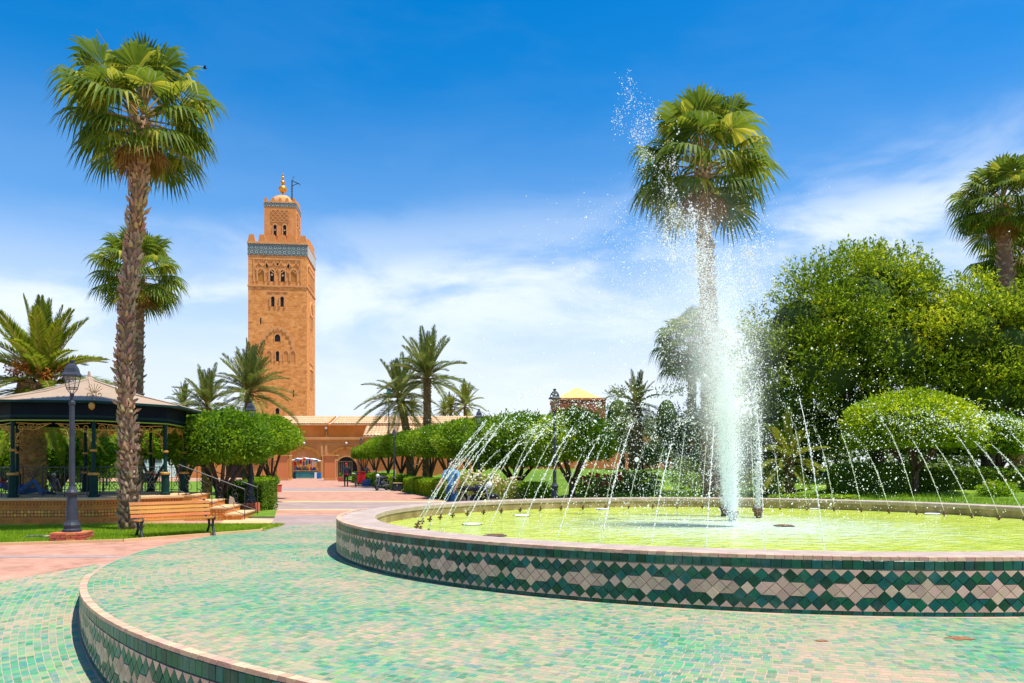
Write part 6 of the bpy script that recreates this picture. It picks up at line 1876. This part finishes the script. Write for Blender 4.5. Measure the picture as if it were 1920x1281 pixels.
for k in range(8):
    MB().lathe([(.06, 0), (.15, .15), (.12, .45), (.04, .6)], 8).build('hanging_goods', M[cols_[(k * 3) % 8]], stall, (-1.2 + k * .36, -.7, 1.55 + .1 * (k % 3)))
for k, (xx, c_) in enumerate(((1.75, 'blue'), (1.45, 'white'), (1.95, 'blue'), (-1.15, 'greeniron'))):
    MB().box((xx, -1.0, .38), (.28, .4, .76), taper=.9).build('goods_sack', M[c_], stall)
# carts, crates, planters
d = 63.5
t = thing('red_cart', 'red board cart at the edge of the promenade', 'cart', (gx(678, d), d, 0), R(8))
MB().box((0, 0, .62), (.62, .5, .86)).build('panel', M['red'], t); MB().box((0, 0, 1.06), (.68, .56, .05)).build('lid', M['red'], t)
for s_ in (-.25, .25): MB().tube([(s_, 0, 0), (s_, 0, .2)], .04, 8).build('leg', M['rubber'], t)
d = 60.5
t = thing('blue_crate', 'blue slatted crate standing below the red cart', 'crate', (gx(687, d), d, 0), R(4))
for k in range(5):
    for s_ in (-.23, .23): MB().box((0, s_, .06 + k * .1), (.58, .02, .075)).build('slat', M['blue'], t)
    for s_ in (-.28, .28): MB().box((s_, 0, .06 + k * .1), (.02, .46, .075)).build('slat', M['blue'], t)
for sx in (-.27, .27):
    for sy in (-.22, .22): MB().box((sx, sy, .26), (.04, .04, .52)).build('post', M['blue'], t)
d = 48
t = thing('vendor_stool', 'small low table with dark cloth beside the hedge', 'table', (gx(746, d), d, 0))
MB().box((0, 0, .5), (.55, .45, .04)).build('top', M['stepstone'], t)
for sx in (-.2, .2):
    for sy in (-.16, .16): MB().box((sx, sy, .24), (.04, .04, .48)).build('leg', M['rubber'], t)
MB().box((0, -.02, .26), (.50, .40, .4), taper=.9).build('cloth', M['jacket'], t)
def planter(label, px, py, s_):
    d = ground_d(py)
    t = thing('planter_box', label, 'planter', (gx(px, d), d, 0), R(-16), 'planters along the promenade')
    MB().box((0, 0, .24 * s_), (.5 * s_, .5 * s_, .48 * s_), taper=1.08).build('box', M['brick'], t)
    MB().box((0, 0, .49 * s_), (.6 * s_, .6 * s_, .05)).build('lip', M['stepstone'], t)
    g = np.random.default_rng(int(px)); P, U = ellip_shell(260, g, (.26 * s_, .26 * s_, .3 * s_), .7, -.4); P[:, 2] += .68 * s_
    v = leaf_cloud(P, U, .14, g, .4); link('plant', np_mesh('plant', v, quads_of(v), None, M['hedge_dark']), None, t)
planter('square brick planter at the left edge of the promenade', 517, 923, .95)
planter('far brick planter before the iron fence', 514, 908, .95)
planter('far planter right of the gate pillar', 640, 903, .9)
# a stone block and stone slab in the grass
t = thing('stone_block', 'grey wedge shaped stone standing beside the bandstand stairs', 'stone', (gx(437, 24.2), 24.2, 0), R(20))
MB().prism([(-.16, 0), (.20, 0), (.02, .55), (-.10, .62)], -.08, .08).build('slab', M['concrete'], t)
t = thing('stone_slab', 'flat pale stone slab lying in the lawn left of the lamp plinth', 'stone', (gx(75, 16.5), 16.5, .03), R(8))
MB().box((0, 0, .02), (.55, .3, .05), taper=.9).build('slab', M['concrete'], t)
# bus
d = 72
bus = thing('white_bus', 'white bus parked beyond the bandstand', 'bus', (gx(222, d), d, 0), R(0))
mb = MB().box((0, 0, 1.75), (9.5, 2.5, 2.5)); mb.box((0, 0, 3.06), (9.2, 2.3, .12), taper=.96); mb.build('body', M['white'], bus)
for k in range(7): MB().box((-4.0 + k * 1.32, -1.26, 2.25), (1.22, .03, .85)).build('window', M['glass'], bus)
MB().box((-4.77, 0, 2.1), (.04, 2.1, 1.1)).build('windscreen', M['glass'], bus)
for xx in (-3.0, 2.8): MB().tube([(xx, -1.3, .48), (xx, -1.0, .48)], .48, 16).build('wheel', M['rubber'], bus)
MB().box((0, -1.27, .75), (9.4, .03, .2)).build('stripe', M['red'], bus)
# small orange-leaved trees by the bus
def sapling(label, px, d, top, w, mat, seed):
    X = gx(px, d); g = np.random.default_rng(seed); z = CZ + (HY - top) / F * d
    t = thing('young_tree', label, 'tree', (X, d, 0))
    P, U = ellip_shell(900, g, (w / 2, w / 2, z * .3), .8, -.9); P = clumpy(P, U, g, None, .3); P[:, 2] += z * .68
    v = leaf_cloud(P, U, .16, g, .45); link('crown', np_mesh('crown', v, quads_of(v), None, mat), None, t)
    mb = MB(); mb.tube([(0, 0, 0), (.05, 0, z * .5), (0, 0, z * .9)], [.06, .045, .02], 6)
    for k in range(5): mb.tube([(0, 0, z * .45), (w * .3 * math.cos(k * 1.3), w * .3 * math.sin(k * 1.3), z * .8)], .02, 5)
    mb.build('trunk', M['bark'], t)
M['orangeleaf'] = leaf_mat('orange_leaf', (.30, .16, .02), (.46, .28, .03), None, .3)
sapling('young orange leaved tree left of the white bus', 193, 40, 815, 1.6, M['orangeleaf'], 1)
sapling('orange leaved tree behind the white bus', 228, 80, 832, 5, M['orangeleaf'], 2)
# far tree line closing the view at both sides
def tree_line(label, pts, seed):
    g = np.random.default_rng(seed); V = []
    for (X, Y, r, h) in pts:
        n = 1500; P, U = ellip_shell(n, g, (r, r * .7, h / 2), .4, -.9); P = clumpy(P, U, g, None, .25); P += np.array([X, Y, h * .45]); V.append(leaf_cloud(P, U, .5, g, .5))
    v = np.concatenate(V)
    o = link('far_trees', np_mesh('far_trees', v, quads_of(v), None, M['darktree'])); tag(o, label, 'trees', kind='stuff')
tree_line('far green wood behind the left lawn', [(-95 + 6 * i, 92 + (i % 3) * 3, 4.5, 5.0 + (i % 2)) for i in range(8)], 1)
tree_line('far green wood behind the right garden', [(14 + 5 * i, 62 + (i % 3) * 4, 4.5, 5.5 + (i % 3)) for i in range(10)], 2)
# a dark bird in flight near the tall palm
b = at(384, 128, 17)
t = thing('bird', 'small dark bird flying beside the crown of the tall left palm', 'bird', tuple(b), R(30))
t.scale = (.55, .55, .55)
MB().sphere((0, 0, 0), (.09, .03, .03), 8, 6).build('body', M['hair'], t, smooth=True)
for s_ in (-1, 1): MB().add([(.04, 0, .01), (-.04, 0, .01), (-.05, s_ * .10, .05), (0, s_ * .17, .03), (.03, s_ * .10, .05)], [(0, 1, 2, 3, 4)]).build('wing', M['hair'], t)
